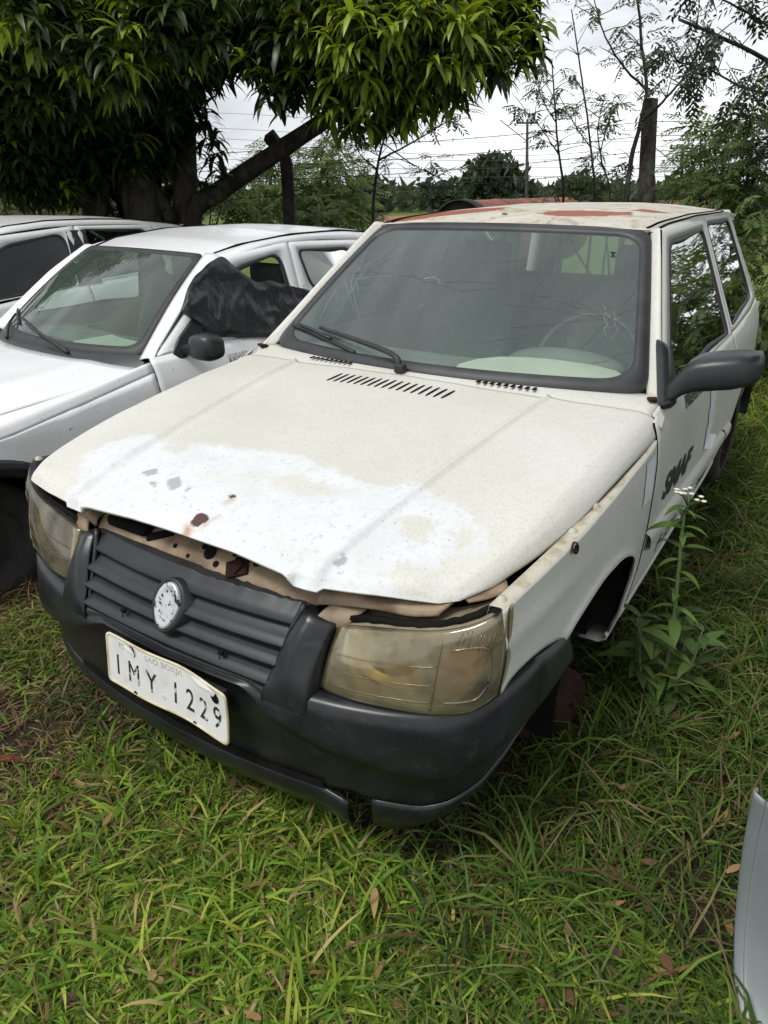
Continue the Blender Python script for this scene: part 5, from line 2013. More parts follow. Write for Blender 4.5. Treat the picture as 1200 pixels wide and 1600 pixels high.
# ------------------------------------------------------------------ mango tree
def build_mango():
    base = at(292, 345, 7.2)
    g0 = drop_to(base)
    tree = thing('mango_tree', 'big mango tree with dark drooping leaves and low forked trunk behind the white cars', 'tree', tuple(g0))

    def limb(name, pts, r0, r1, n=26):
        P = cr1(np.array(pts), n)
        P = P + np.array([[.02 * nz(i * .35, 1.), .02 * nz(i * .35, 2.), 0] for i in range(n)])
        return tube(name, P, np.linspace(r0, r1, n) * (1 + .08 * np.array([nz(i * .6, 7.) for i in range(n)])), 'bark', tree, n=12)
    A = lambda u, v, D: at(u, v, D)
    limb('trunk', [g0 + [0, 0, -.1], base + [0, 0, -.3], A(291, 330, 7.2), A(289, 250, 7.1), A(290, 170, 7.0), A(305, 100, 6.8), A(340, 40, 6.5)], .16, .07)
    limb('branch', [g0 + [.05, 0, .5], A(300, 340, 7.15), A(345, 298, 7.0), A(420, 246, 6.7), A(490, 200, 6.4), A(570, 140, 6.2), A(650, 70, 6.1)], .11, .055)
    limb('branch', [A(292, 150, 7.0), A(330, 105, 6.8), A(370, 70, 6.6), A(430, 20, 6.4)], .07, .04)
    g1 = drop_to(A(225, 345, 7.0))
    limb('trunk', [g1, A(225, 345, 7.0), A(205, 270, 6.9), A(178, 190, 6.8), A(150, 90, 6.6), A(120, 0, 6.3)], .20, .09)
    limb('branch', [A(268, 345, 7.1), A(240, 300, 7.0), A(215, 260, 6.9)], .08, .06)
    limb('branch', [A(165, 330, 7.0), A(120, 308, 6.8), A(60, 296, 6.6), A(-20, 268, 6.3)], .085, .05)
    limb('trunk', [drop_to(A(150, 345, 7.2)), A(150, 345, 7.2), A(160, 260, 7.2), A(130, 160, 7.1), A(60, 60, 6.8)], .15, .08)
    limb('branch', [A(130, 30, 6.4), A(250, -40, 6.0), A(420, -30, 5.8), A(600, 0, 5.7)], .07, .03)
    rd = random.Random(3)
    # lobes of the crown: (u, v, distance, radius m, share, squash)
    lobes = [(770, 50, 5.7, .36, 1.0), (700, 95, 5.5, .42, 1.2), (620, 120, 5.6, .42, 1.2), (560, 150, 5.7, .33, .8), (520, 70, 5.6, .42, 1.0), (620, 20, 5.7, .5, 1.2), (450, 130, 5.7, .24, .5), (420, 90, 5.8, .26, .6),
             (740, -30, 5.9, .55, 1.0), (805, 5, 5.8, .22, .5), (680, 40, 5.1, .32, .8), (580, 60, 5.2, .35, .9), (480, 10, 5.4, .42, .9),
             (380, 20, 5.9, .5, 1.0), (300, 60, 6.2, .50, 1.1), (200, 90, 5.9, .6, 1.2), (100, 60, 5.6, .6, 1.2), (20, 60, 5.4, .6, 1.0), (60, 170, 6.2, .6, 1.2), (0, 250, 6.4, .38, .9), (150, 190, 6.6, .6, 1.3), (230, 170, 6.8, .5, 1.0),
             (110, 250, 6.8, .42, .9), (50, 270, 6.5, .3, .5), (235, 250, 7.3, .25, .3), (-100, 150, 6.2, .8, 1.0), (170, 80, 4.9, .28, .5), (60, 10, 4.7, .3, .5), (270, 20, 4.9, .35, .6),
             (200, 260, 7.8, .7, .9), (60, 200, 7.8, .9, 1.0), (180, 120, 7.9, .9, 1.0), (300, 20, 7.6, .6, .7), (480, 20, 7.2, .6, .7), (620, 60, 6.7, .5, .7)]
    # the part of the crown above the frame, which shades what lies below
    for k in range(16):
        lobes.append((rd.uniform(-150, 760), rd.uniform(-420, -90), rd.uniform(5.2, 8.2), rd.uniform(.7, 1.0), 1.1))
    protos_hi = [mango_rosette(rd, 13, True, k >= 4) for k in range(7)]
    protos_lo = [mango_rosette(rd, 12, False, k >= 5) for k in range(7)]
    me_hi = []
    for k, (V, Q, T, C) in enumerate(protos_hi):
        o = fastmesh('leaf_cluster', V, Q, T, 'leaf_obj', None, C, True)
        me_hi.append(o.data)
        bpy.data.objects.remove(o)
    pts = []
    for (u, v, D, r, sh) in lobes:
        c = at(u, v, D)
        n = int((62 if u > 430 else 105) * sh * (r / .45)**1.9) + 8
        for _ in range(n):
            d = np.array([rd.gauss(0, 1), rd.gauss(0, 1), rd.gauss(0, 1)])
            d /= np.linalg.norm(d)
            p = c + d * r * (rd.random()**.38) * np.array([1, 1, .85])
            pts.append((p, d))
    # trailing twig of leaves seen against the sky gap
    for (u, v) in ((325, 190), (335, 215), (340, 235), (330, 250), (345, 260), (318, 170), (315, 225), (348, 275), (320, 285)):
        pts.append((at(u, v, 6.9), np.array([0, 0, -1.])))
    tocam = [np.linalg.norm(p - CAM) for p, _ in pts]
    vis = []
    for i, (p, d) in enumerate(pts):
        q = (p - CAM) @ MC
        u, v = 600 + FPX * q[0] / q[1], 800 - FPX * q[2] / q[1]
        infr = -30 < u < 1230 and -60 < v < 380
        vis.append((0 if infr else 100) + tocam[i])
    order = np.argsort(vis)
    crown = Leaves()
    for rank, i in enumerate(order):
        p, d = pts[i]
        yaw = rd.uniform(0, 6.28)
        s_ = rd.uniform(.85, 1.2)
        q = (p - CAM) @ MC
        u = 600 + FPX * q[0] / q[1]
        bright = u > 470 and rd.random() < .60 or rd.random() < .11  # right-hand lobes get the lit leaf colour more often
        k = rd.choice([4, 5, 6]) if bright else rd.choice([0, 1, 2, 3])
        Mx = np.array([[math.cos(yaw), -math.sin(yaw), 0], [math.sin(yaw), math.cos(yaw), 0], [0, 0, 1]]) * s_
        if rank < 300:
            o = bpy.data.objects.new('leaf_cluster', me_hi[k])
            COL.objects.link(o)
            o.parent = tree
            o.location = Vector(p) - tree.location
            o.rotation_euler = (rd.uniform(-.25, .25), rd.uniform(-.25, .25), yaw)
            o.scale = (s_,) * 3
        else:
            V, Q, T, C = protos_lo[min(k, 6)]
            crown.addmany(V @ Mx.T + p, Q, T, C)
    crown.build('crown', 'leaf', tree)


build_mango()


# ------------------------------------------------------------------ pinnate saplings and shrubs
def pinnate(rd, L=.22, pairs=6, w=.016, pl=.075, c=(.06, .10, .03), droop=.5, gap=1.0):
    """a feathery compound leaf along +x, hanging a little"""
    out = Leaves()
    for i in range(pairs):
        t = (i + .8) / pairs
        x = L * t
        z = -droop * L * t * t * .6
        for s in (-1, 1):
            if rd.random() > gap:
                continue
            a = rd.uniform(.75, 1.15)
            ln = pl * (1 - .35 * abs(t - .55)) * rd.uniform(.85, 1.1)
            d = np.array([math.cos(a), s * math.sin(a), -.25 + rd.uniform(-.2, .15)])
            b = np.array([x, 0, z])
            n_ = np.array([-math.sin(a) * .5, s * math.cos(a) * .5, .3]) * w
            m_ = b + d * ln * .5
            e = b + d * ln + np.array([0, 0, -ln * .12])
            V = np.array([b, m_ - n_, e, m_ + n_])
            out.add(V, [(0, 1, 2, 3)], np.array(c) * rd.uniform(.75, 1.3))
    return out.arrays()


def place_leaf(L, proto, p, az, el, s, roll=0.):
    V, Q, T, C = proto
    ca, sa, ce, se = math.cos(az), math.sin(az), math.cos(el), math.sin(el)
    Mz = np.array([[ca, -sa, 0], [sa, ca, 0], [0, 0, 1]])
    My = np.array([[ce, 0, -se], [0, 1, 0], [se, 0, ce]])
    cr_, sr_ = math.cos(roll), math.sin(roll)
    Mr = np.array([[1, 0, 0], [0, cr_, -sr_], [0, sr_, cr_]])
    L.addmany((V * s) @ (Mz @ My @ Mr).T + p, Q, T, C)


def sapling(name, label, cat, stems, rads, c, nleaf, group=None, leafL=.2, start=.25, twig=.35, seed=1, lw=.016, pairs=6, gap=1.0, elr=(-.5, .5), pl=.075):
    rd = random.Random(seed)
    g = drop_to(stems[0][0])
    t = thing(name, label, cat, tuple(g), group)
    protos = [pinnate(rd, leafL, pairs, lw, pl, c, gap=gap) for _ in range(6)]
    fol = Leaves()
    tw = []
    for k, (S, r) in enumerate(zip(stems, rads)):
        S = [np.array(q) for q in S]
        if k == 0:
            S = [g] + S
        P = cr1(np.array(S), 24)
        P = P + np.array([[.012 * nz(i * .5, k * 3. + seed), .012 * nz(i * .5, k * 5. + 9 + seed), 0] for i in range(24)])
        tube('trunk' if k == 0 else 'branch', P, np.linspace(r, r * .35, 24), 'twig', t, n=7)
        n = max(4, int(nleaf * (1 if k == 0 else .7)))
        for i in range(n):
            f = start + (1 - start) * rd.random()**.8
            p = P[min(23, int(f * 23))]
            az = rd.uniform(0, 6.28)
            el = rd.uniform(.1, .9)
            ln = twig * rd.uniform(.15, 1.0)
            d = np.array([math.cos(az) * math.cos(el), math.sin(az) * math.cos(el), math.sin(el)])
            e = p + d * ln
            tw.append(tube('', [p, p + d * ln * .5 + np.array([0, 0, .01]), e], np.array([.0045, .0035, .002]) * (1 + leafL), None, n=4, data=True, caps=False))
            for _ in range(rd.randint(1, 3)):
                place_leaf(fol, rd.choice(protos), e if rd.random() < .6 else p + d * ln * rd.random(), az + rd.uniform(-1.3, 1.3), rd.uniform(*elr), rd.uniform(.7, 1.25), rd.uniform(-.5, .5))
    V, F = join(tw)
    mk('twigs', V, F, 'twig', t, smooth=False)['kind'] = 'stuff'
    fol.build('crown', 'fern', t)
    return t


def bush(name, label, cat, blobs, c, seed, group=None, leafL=.2, lw=.02, pairs=6, dens=150, spread=.4):
    """shrub: a bundle of stems from one root and pinnate leaves through the volume of the blobs"""
    rd = random.Random(seed)
    cs = np.array([b[0] for b in blobs])
    g = drop_to(cs.mean(0))
    t = thing(name, label, cat, tuple(g), group)
    c2 = tuple(np.array(c) * (.55, .6, .6))
    protos = [pinnate(rd, leafL, pairs, lw, leafL * .36, c if k % 3 else c2) for k in range(8)]
    fol = Leaves()
    tw = []
    for k, (p, r) in enumerate(blobs):
        p = np.array(p)
        mid = (g + p) / 2 + np.array([rd.uniform(-.1, .1), rd.uniform(-.1, .1), 0])
        tube('trunk' if k == 0 else 'branch', cr1(np.array([g + [rd.uniform(-.06, .06), rd.uniform(-.06, .06), 0], mid, p]), 14), np.linspace(.022, .008, 14), 'twig', t, n=6)
        n = int(dens * (r / .4)**2.2)
        for i in range(n):
            d = np.array([rd.gauss(0, 1), rd.gauss(0, 1), rd.gauss(0, 1)])
            d /= np.linalg.norm(d)
            rr_ = r * rd.random()**.45 * (1 + spread * nz(d[0] * 3, d[1] * 3, d[2] * 3 + k))
            q = p + d * rr_
            az = math.atan2(d[1], d[0]) + rd.uniform(-.9, .9)
            place_leaf(fol, rd.choice(protos), q, az, rd.uniform(-.5, .6), rd.uniform(.7, 1.3), rd.uniform(-.6, .6))
            if i % 6 == 0:
                tw.append(tube('', [p + d * rr_ * .2, q], [.005, .002], None, n=4, data=True, caps=False))
    V, F = join(tw)
    mk('twigs', V, F, 'twig', t, smooth=False)['kind'] = 'stuff'
    fol.build('crown', 'fern', t)
    return t


GRN, OLV, DRK = (.085, .13, .06), (.11, .145, .035), (.026, .042, .022)
Dp = 8.0
SG = 'thin saplings along the fence'
sapling('leucaena_sapling', 'leftmost thin sapling rising over the cream car roof', 'sapling', [[at(880, 320, Dp), at(872, 230, Dp), at(866, 150, Dp), at(862, 92, Dp)], [at(872, 240, Dp), at(845, 200, Dp), at(820, 172, Dp)], [at(868, 190, Dp), at(845, 150, Dp), at(842, 110, Dp)]], [.018, .008, .008], GRN, 13, SG, seed=11, leafL=.17)
sapling('leucaena_sapling', 'tall thin sapling second from left over the cream car roof', 'sapling', [[at(928, 320, Dp + .3), at(925, 250, Dp + .3), at(915, 165, Dp + .3), at(903, 80, Dp + .3), at(893, 15, Dp + .3)], [at(922, 230, Dp + .3), at(895, 190, Dp + .2), at(880, 160, Dp)]], [.018, .008], GRN, 14, SG, seed=12, leafL=.17)
sapling('leucaena_sapling', 'short thin sapling third from left over the cream car roof', 'sapling', [[at(953, 320, Dp - .2), at(940, 250, Dp - .2), at(934, 200, Dp - .2), at(945, 150, Dp - .2)], [at(938, 235, Dp - .2), at(955, 180, Dp - .2), at(975, 150, Dp - .2)]], [.013, .008], GRN, 13, SG, seed=13, leafL=.18)
sapling('leucaena_sapling', 'thicker forked sapling just left of the leaning wooden post', 'sapling', [[at(978, 320, 7.3), at(985, 255, 7.3), at(1000, 195, 7.2), at(1010, 140, 7.1), at(1003, 70, 7.0), at(994, -20, 7.0)], [at(1010, 140, 7.1), at(975, 105, 7.0), at(945, 55, 6.9), at(926, -10, 6.9)], [at(1002, 190, 7.2), at(1035, 160, 7.0), at(1075, 110, 6.8), at(1095, 60, 6.7)]], [.032, .013, .016], (.045, .075, .03), 20, SG, seed=14, leafL=.20)
sapling('leucaena_sapling', 'sparse sapling with crooked bare branches right of the bent concrete post', 'sapling', [[at(583, 360, 8.2), at(586, 290, 8.2), at(595, 235, 8.2), at(612, 185, 8.1), at(640, 120, 8.1)], [at(592, 250, 8.2), at(640, 225, 8.0), at(690, 195, 7.9), at(712, 185, 7.9)], [at(590, 265, 8.2), at(562, 240, 8.2), at(556, 215, 8.2)], [at(600, 225, 8.2), at(650, 260, 8.0), at(700, 285, 7.9)]], [.022, .012, .008, .008], (.085, .12, .06), 14, SG, seed=15, leafL=.18, start=.35)
# dark overhanging tree, upper right
root_tr = at(1330, 420, 6.2)
sapling('overhanging_tree', 'dark fine-leaved tree reaching in from the upper right corner', 'tree',
        [[root_tr, at(1290, 200, 6.0), at(1220, 110, 5.8), at(1130, 60, 5.6), at(1060, 30, 5.5)], [at(1250, 150, 5.9), at(1170, 140, 5.7), at(1110, 110, 5.6), at(1050, 95, 5.5)], [at(1230, 60, 5.8), at(1150, 10, 5.6), at(1060, -30, 5.5)], [at(1215, 105, 5.8), at(1190, 150, 5.7), at(1165, 190, 5.6)], [at(1260, 120, 5.8), at(1230, 20, 5.6), at(1190, -60, 5.4)], [at(1130, 60, 5.6), at(1095, 110, 5.5), at(1075, 150, 5.5)], [at(1290, 200, 6.0), at(1240, 230, 5.8), at(1190, 250, 5.6)]],
        [.03, .012, .012, .009, .011, .007, .009], DRK, 24, seed=21, leafL=.17, start=.3, twig=.32, lw=.018, elr=(-1.2, .0), pairs=5, pl=.06)
OT = [o for o in bpy.data.objects if o.name.startswith('overhanging_tree')][0]


def build_overhead():  # unseen crown carried on overhead to shade the right side
    rd = random.Random(91)
    protos = [pinnate(rd, .34, 6, .05, .13, DRK) for _ in range(5)]
    L = Leaves()
    for c, r, n in (((2.4, 1.4, 3.7), 1.0, 420), ((1.9, 2.8, 3.9), 1.0, 420), ((3.2, 2.6, 3.6), 1.2, 520), ((3.0, 4.2, 3.8), 1.1, 440), ((3.4, .6, 3.5), 1.0, 360), ((2.0, 4.4, 4.3), .9, 280)):
        for _ in range(n):
            d = np.array([rd.gauss(0, 1), rd.gauss(0, 1), rd.gauss(0, .7)])
            d /= np.linalg.norm(d)
            place_leaf(L, rd.choice(protos), np.array(c) + d * r * rd.random()**.45, rd.uniform(0, 6.28), rd.uniform(-.6, .4), rd.uniform(.8, 1.3), rd.uniform(-.5, .5))
    L.build('crown', 'fern', OT)
    for e in ((2.4, 1.4, 3.6), (1.9, 2.8, 3.8), (3.2, 2.6, 3.5), (3.0, 4.2, 3.7)):
        p0 = np.array(at(1290, 200, 6.0))
        Pb = cr1(np.array([p0, p0 * .65 + np.array(e) * .35 + np.array([.25, .1, .45]), p0 * .3 + np.array(e) * .7 + np.array([.1, -.1, .25]), e]), 18)
        Pb = Pb + np.array([[.05 * nz(i * .5, e[0]), .05 * nz(i * .5, e[1] + 4.), .04 * nz(i * .6, e[0] * 3)] for i in range(18)])
        tube('branch', Pb, np.linspace(.024, .008, 18), 'twig', OT, n=6)


build_overhead()
BG = 'feathery shrubs along the fence'
bush('roadside_shrub', 'feathery green shrub at the right edge behind the cream car', 'shrub', [(at(1130, 300, 6.6), .42), (at(1175, 240, 6.4), .45), (at(1100, 250, 6.8), .32), (at(1180, 340, 6.2), .42), (at(1095, 200, 6.9), .22), (at(1120, 350, 7.0), .35), (at(1215, 180, 6.4), .4)], (.15, .22, .075), 31, BG, dens=150, leafL=.19)
bush('roadside_shrub', 'yellow-green shrub low beside the rear of the cream car', 'shrub', [(at(1195, 470, 5.6), .22), (at(1215, 400, 5.8), .32), (at(1190, 520, 5.4), .14), (at(1240, 480, 5.5), .3)], (.10, .135, .04), 32, BG, dens=110, leafL=.15)
bush('roadside_shrub', 'light green shrub filling the gap behind the bent concrete post', 'shrub', [(at(430, 290, 10.4), .50), (at(500, 270, 10.6), .55), (at(470, 330, 10.2), .5), (at(540, 300, 10.8), .45), (at(400, 330, 10.2), .45), (at(560, 340, 10.4), .35), (at(500, 345, 10), .4), (at(425, 245, 10.6), .25), (at(520, 235, 10.8), .25)], (.19, .26, .10), 33, BG, dens=120, leafL=.24, lw=.026)
bush('roadside_shrub', 'yellowish shrub seen under the mango branches at the left', 'shrub', [(at(40, 325, 9.5), .4), (at(100, 335, 9.6), .35), (at(-20, 330, 9.5), .4), (at(170, 335, 9.8), .3)], (.13, .16, .05), 34, BG, dens=110, leafL=.2, lw=.024)
bush('roadside_shrub', 'shrub between the mango trunk and the low right-hand branch', 'shrub', [(at(330, 320, 9.6), .35), (at(260, 320, 9.8), .35), (at(355, 285, 9.9), .22), (at(240, 290, 10), .3)], (.12, .155, .045), 35, BG, dens=110, leafL=.22, lw=.024)
bush('roadside_shrub', 'low shrub at the foot of the thin saplings', 'shrub', [(at(870, 318, 9.4), .25), (at(940, 315, 9.6), .28), (at(1040, 315, 9.4), .3), (at(990, 318, 9.6), .25), (at(1070, 285, 9.0), .22)], (.07, .105, .04), 36, BG, dens=90, leafL=.18)
for k, (x, y, h) in enumerate(((1.75, 6.6, 1.75), (2.6, 8.6, 2.5), (1.35, 9.0, 2.0), (3.4, 6.4, 2.1))):
    gq = float(gz(x, y))
    bush('roadside_shrub', ('tall shrub off to the right, mirrored in the door window of the cream car', 'tallest shrub right of the fence gap, mirrored in the cream car windows', 'far shrub straight behind the cream car, beyond the right edge', 'shrub farthest to the right beyond the edge')[k], 'shrub',
         [((x, y, gq + h * .75), h * .30), ((x + .3, y + .2, gq + h * .45), h * .28), ((x - .25, y + .1, gq + h * .4), h * .25)], (.10, .145, .055), 40 + k, BG, dens=70, leafL=.24, lw=.03)


# ------------------------------------------------------------------ fence posts, wires, poles
def prism_path(name, P, wd, dp, m, parent):
    """square post following a path"""
    V, F = [], []
    P = [np.array(p, float) for p in P]
    rt = MC[:, 0] * np.array([1, 1, 0])
    rt /= np.linalg.norm(rt)
    for i, p in enumerate(P):
        t = P[min(i + 1, len(P) - 1)] - P[max(i - 1, 0)]
        t /= np.linalg.norm(t)
        a = rt - t * (rt @ t)
        a /= np.linalg.norm(a)
        b = np.cross(t, a)
        for sx_, sy_ in ((-1, -1), (1, -1), (1, 1), (-1, 1)):
            V.append(p + a * sx_ * wd / 2 + b * sy_ * dp / 2)
    for i in range(len(P) - 1):
        for j in range(4):
            F.append((i * 4 + j, i * 4 + (j + 1) % 4, (i + 1) * 4 + (j + 1) % 4, (i + 1) * 4 + j))
    F += [(3, 2, 1, 0), tuple(len(P) * 4 - 4 + j for j in range(4))]
    o = mk(name, V, F, m, parent, smooth=False)
    bevel(o, .012, 2)
    return o


bp = [at(453, 360, 7.6), at(451, 300, 7.6), at(447, 252, 7.6), at(434, 229, 7.5), at(419, 210, 7.4)]
po = prism_path('fence_post', [drop_to(bp[0])] + bp, .125, .12, 'concrete', None)
tag(po, 'dark square concrete fence post with bent top under the mango branch', 'fence post', 'fence posts')
wpP = [at(1008, 330, 7.4), at(1011, 260, 7.4), at(1016, 159, 7.4)]
_q = [drop_to(wpP[0])] + wpP
P = cr1(np.array(_q), 16)
po = tube('fence_post', P + np.array([[.008 * nz(i * .6, 3.), .008 * nz(i * .6, 5.), 0] for i in range(16)]), np.linspace(.088, .078, 16), 'wood', None, n=9, smooth=True)
tag(po, 'thick leaning wooden fence post rising behind the cream car roof', 'fence post', 'fence posts')


def barbed(pts, label, r=.0032, barb=.24, sag=.03):
    P = cr1(np.array(pts), 60)
    P[:, 2] -= sag * np.abs(np.sin(np.linspace(0, math.pi * (len(pts) - 1), 60)))
    parts = [tube('', P, r, None, n=4, data=True)]
    L = np.r_[0, np.cumsum(np.linalg.norm(np.diff(P, axis=0), axis=1))]
    rd = random.Random(len(label))
    s = .1
    while s < L[-1]:
        p = np.array([np.interp(s, L, P[:, i]) for i in range(3)])
        for _ in range(2):
            d = np.array([rd.uniform(-1, 1), rd.uniform(-1, 1), rd.uniform(-1, 1)])
            d /= np.linalg.norm(d)
            parts.append(tube('', [p - d * .016, p + d * .016], r * .9, None, n=3, data=True))
        s += barb
    V, F = join(parts)
    o = mk('barbed_wire', V, F, 'wire', None, smooth=False)
    tag(o, label, 'barbed wire', 'barbed wire strands of the fence')


for k, (vl, vr, lab) in enumerate(((232, 190, 'topmost barbed wire strand between the two fence posts'), (258, 212, 'second barbed wire strand from the top of the fence'), (280, 236, 'third barbed wire strand from the top of the fence'), (305, 262, 'lowest barbed wire strand visible over the car roofs'))):
    barbed([at(-150, vl + 25, 8.2), at(448, vl, 7.55), at(1013, vr, 7.33), at(1260, vr - 2, 7.2)], lab)


def pole(u, vt, vb, D, label, arm, dv):
    top, mid = at(u, vt, D), at(u - 1, vb, D)
    g = drop_to(mid)
    o = thing('utility_pole', label, 'utility pole', tuple(g), 'utility poles beyond the field')
    tube('pole', [g, mid, top], [.17, .15, .11], 'concrete', o, n=10)
    rt = MC[:, 0] * np.array([1, 1, 0])
    rt /= np.linalg.norm(rt)
    c = top + np.array([0, 0, -.25])
    V, F = tube('', [c - rt * arm, c + rt * arm], .075, None, n=4, data=True)
    mk('crossarm', V, F, 'wood', o, smooth=False)
    for k in (-.9, -.4, .4, .9):
        lathe('insulator', [(.05, 0), (.09, .06), (.06, .12), (.09, .18), (.02, .24)], 'wood', o, c + rt * arm * k + np.array([0, 0, .05]), (0, 0, 1), 8)
    tube('brace', [top + np.array([0, 0, -1.6]), top - rt * 2.4 + np.array([0, 0, .0])], .04, 'wire', o, n=5)
    return c, rt


c1, rt1 = pole(824, 187, 305, 62, 'nearer utility pole with crossarm over the middle of the cream car roof', .95, 0)
c2, rt2 = pole(1066, 226, 306, 56, 'utility pole half hidden by shrubs at the right', .95, 0)
for k, (vl, vm, vr, D) in enumerate(((176, 196, 200, 62), (200, 222, 214, 60), (216, 243, 222, 61), (231, 250, 238, 63), (248, 262, 252, 59), (262, 276, 270, 60))):
    P = cr1(np.array([at(-300, vl - 14, D + 8), at(330, vl, D + 4), at(600, (vl + vm) / 2 + 8, D), at(823, vm, D), at(1066, vr + 6, D - 3), at(1500, vr, D - 8)]), 50)
    V, F = tube('', P, .015, None, n=4, data=True)
    o = mk('power_line', V, F, 'wire', None, smooth=False)
    tag(o, ('topmost', 'second', 'third', 'fourth', 'fifth', 'lowest')[k] + ' thin power line crossing the sky behind the saplings', 'power line', 'power lines')


# ------------------------------------------------------------------ rusty tank, far trees, houses
def build_tank():
    c0 = at(716, 373, 12.5)
    c1 = at(880, 340, 15.2)
    c1[2] = c0[2]
    ax = c1 - c0
    Ln = np.linalg.norm(ax)
    ax /= Ln
    r = .62
    g = drop_to(c0)
    c0 = np.array([c0[0], c0[1], c0[2]])
    o = thing('rusty_tank', 'rust red cylindrical tank lying behind the cream car roof', 'tank', tuple(g))
    lathe('shell', [(r, 0), (r, Ln * .25), (r * 1.0, Ln * .5), (r, Ln)], 'tank', o, c0, ax, 40)
    lathe('end_plate', [(r * .97, .03), (r * .9, .05), (r * .5, .09), (.001, .10)], 'tank_end', o, c0, ax, 40)
    lathe('end_ring', [(r * 1.0, -.01), (r * 1.03, -.01), (r * 1.03, .22), (r, .23)], 'tank_end', o, c0, ax, 40)
    for k in (.3, .55, .8):
        lathe('hoop', [(r, Ln * k), (r * 1.02, Ln * k + .01), (r * 1.02, Ln * k + .06), (r, Ln * k + .07)], 'tank', o, c0, ax, 40)
    for k in (.15, .75):
        q = c0 + ax * Ln * k
        V, F = boxd((q[0], q[1], (q[2] - r + g[2]) / 2 + .05), (.9, .5, max(.2, q[2] - r - g[2] + .4)))
        mk('cradle', V, F, 'concrete', o, smooth=False)


build_tank()


def far_tree(p, h, r, c, label, seed, n=1500, ls=.35, group='trees far beyond the field'):
    rd = random.Random(seed)
    t = thing('far_tree', label, 'tree', tuple(p), group)
    tube('trunk', [p, p + np.array([0, 0, h * .5])], [r * .09, r * .05], 'bark', t, n=7)
    L = Leaves()
    lob = [(p + np.array([rd.uniform(-.6, .6) * r, rd.uniform(-.6, .6) * r, h * rd.uniform(.45, .78)]), r * rd.uniform(.35, .6)) for _ in range(11)]
    for k in range(n):
        c0, rr_ = rd.choice(lob)
        d = np.array([rd.gauss(0, 1), rd.gauss(0, 1), rd.gauss(0, 1)])
        d /= np.linalg.norm(d)
        q = c0 + d * rr_ * rd.random()**.3
        a = np.array([rd.gauss(0, 1), rd.gauss(0, 1), rd.gauss(0, 1)]) * ls
        b = np.cross(a, [rd.gauss(0, 1), rd.gauss(0, 1), rd.gauss(0, 1)])
        b = b / (np.linalg.norm(b) + 1e-6) * ls * .8
        L.add(np.array([q - a, q + b, q + a, q - b]), [(0, 1, 2, 3)], np.array(c) * rd.uniform(.6, 1.35))
    L.build('crown', 'fern', t)


def on_far(u, D):
    p = at(u, 300, D)
    return drop_to(p)


far_tree(on_far(765, 75), 8.2, 4.3, (.040, .062, .032), 'round dark tree on the skyline above the rusty tank', 51, 2200, .3)
far_tree(on_far(560, 110), 6.2, 5.5, (.06, .085, .05), 'pale rounded tree on the skyline left of the sparse sapling', 52, 1200, .45)
far_tree(on_far(690, 130), 6.2, 5.0, (.05, .075, .05), 'small tree on the skyline left of the round dark tree', 53, 900, .5)
far_tree(on_far(900, 120), 6.0, 6.0, (.05, .075, .05), 'tree on the skyline behind the thin saplings', 54, 1100, .5)
far_tree(on_far(1090, 100), 6.4, 5.5, (.05, .078, .045), 'tree on the skyline behind the right-hand shrubs', 55, 1100, .45)


def treeline():
    L = Leaves()
    rd = random.Random(8)
    for k in range(9000):
        u = rd.uniform(-500, 1700)
        D = rd.uniform(150, 210)
        p = drop_to(at(u, 300, D))
        hmax = 5.0 + 1.6 * nz(u * .012, 0.) + .8 * nz(u * .05, 3.)
        q = p + np.array([0, 0, rd.random()**.7 * hmax])
        a = np.array([rd.gauss(0, 1), rd.gauss(0, 1), rd.gauss(0, 1)]) * .9
        b = np.cross(a, [rd.gauss(0, 1), rd.gauss(0, 1), rd.gauss(0, 1)])
        b = b / (np.linalg.norm(b) + 1e-6) * .8
        L.add(np.array([q - a, q + b, q + a, q - b]), [(0, 1, 2, 3)], np.array((.065, .085, .06)) * rd.uniform(.6, 1.3))
    o = L.build('far_wood', 'fern', None)
    tag(o, 'far green line of woodland along the horizon', 'woodland', kind='stuff')


treeline()


def house(u, D, wd, h, rh, label, wall, seed):
    p = on_far(u, D)
    rt = MC[:, 0] * np.array([1, 1, 0])
    rt /= np.linalg.norm(rt)
    fw = np.array([-rt[1], rt[0], 0])
    o = thing('house', label, 'house', tuple(p), 'houses beyond the field')
    dp = 5.0
    c = p + fw * dp / 2
    Rm = np.stack([rt, fw, [0, 0, 1]], 1)
    V, F = boxd(c + np.array([0, 0, h / 2]), (wd, dp, h), Rm)
    mk('wall', V, F, wall, o, smooth=False)
    ov = .4
    V = []
    for e in (-1, 1):
        q = c + rt * e * (wd / 2 + ov)
        V += [q - fw * (dp / 2 + ov) + np.array([0, 0, h - .05]), q + np.array([0, 0, h + rh]), q + fw * (dp / 2 + ov) + np.array([0, 0, h - .05])]
    mk('roof', V, [(0, 1, 4, 3), (1, 2, 5, 4), (0, 2, 1), (3, 4, 5)], 'roof_tile', o, smooth=False, solid=.12)
    for k in (-.3, .05):
        V, F = boxd(p + rt * wd * k + np.array([0, 0, h * .55]) - fw * .02, (1.0, .08, .9), Rm)
        w_ = mk('window', V, F, 'pane', o, smooth=False)
    V, F = boxd(p + rt * wd * .33 + np.array([0, 0, 1.0]) - fw * .02, (.9, .08, 2.0), Rm)
    mk('door', V, F, 'wood', o, smooth=False)


house(626, 72, 4.0, 1.7, .5, 'low pale house with clay roof left of the rusty tank', 'plaster', 1)
house(1085, 78, 7.0, 2.4, 1.0, 'pale house behind the right-hand shrubs', 'plaster', 3)


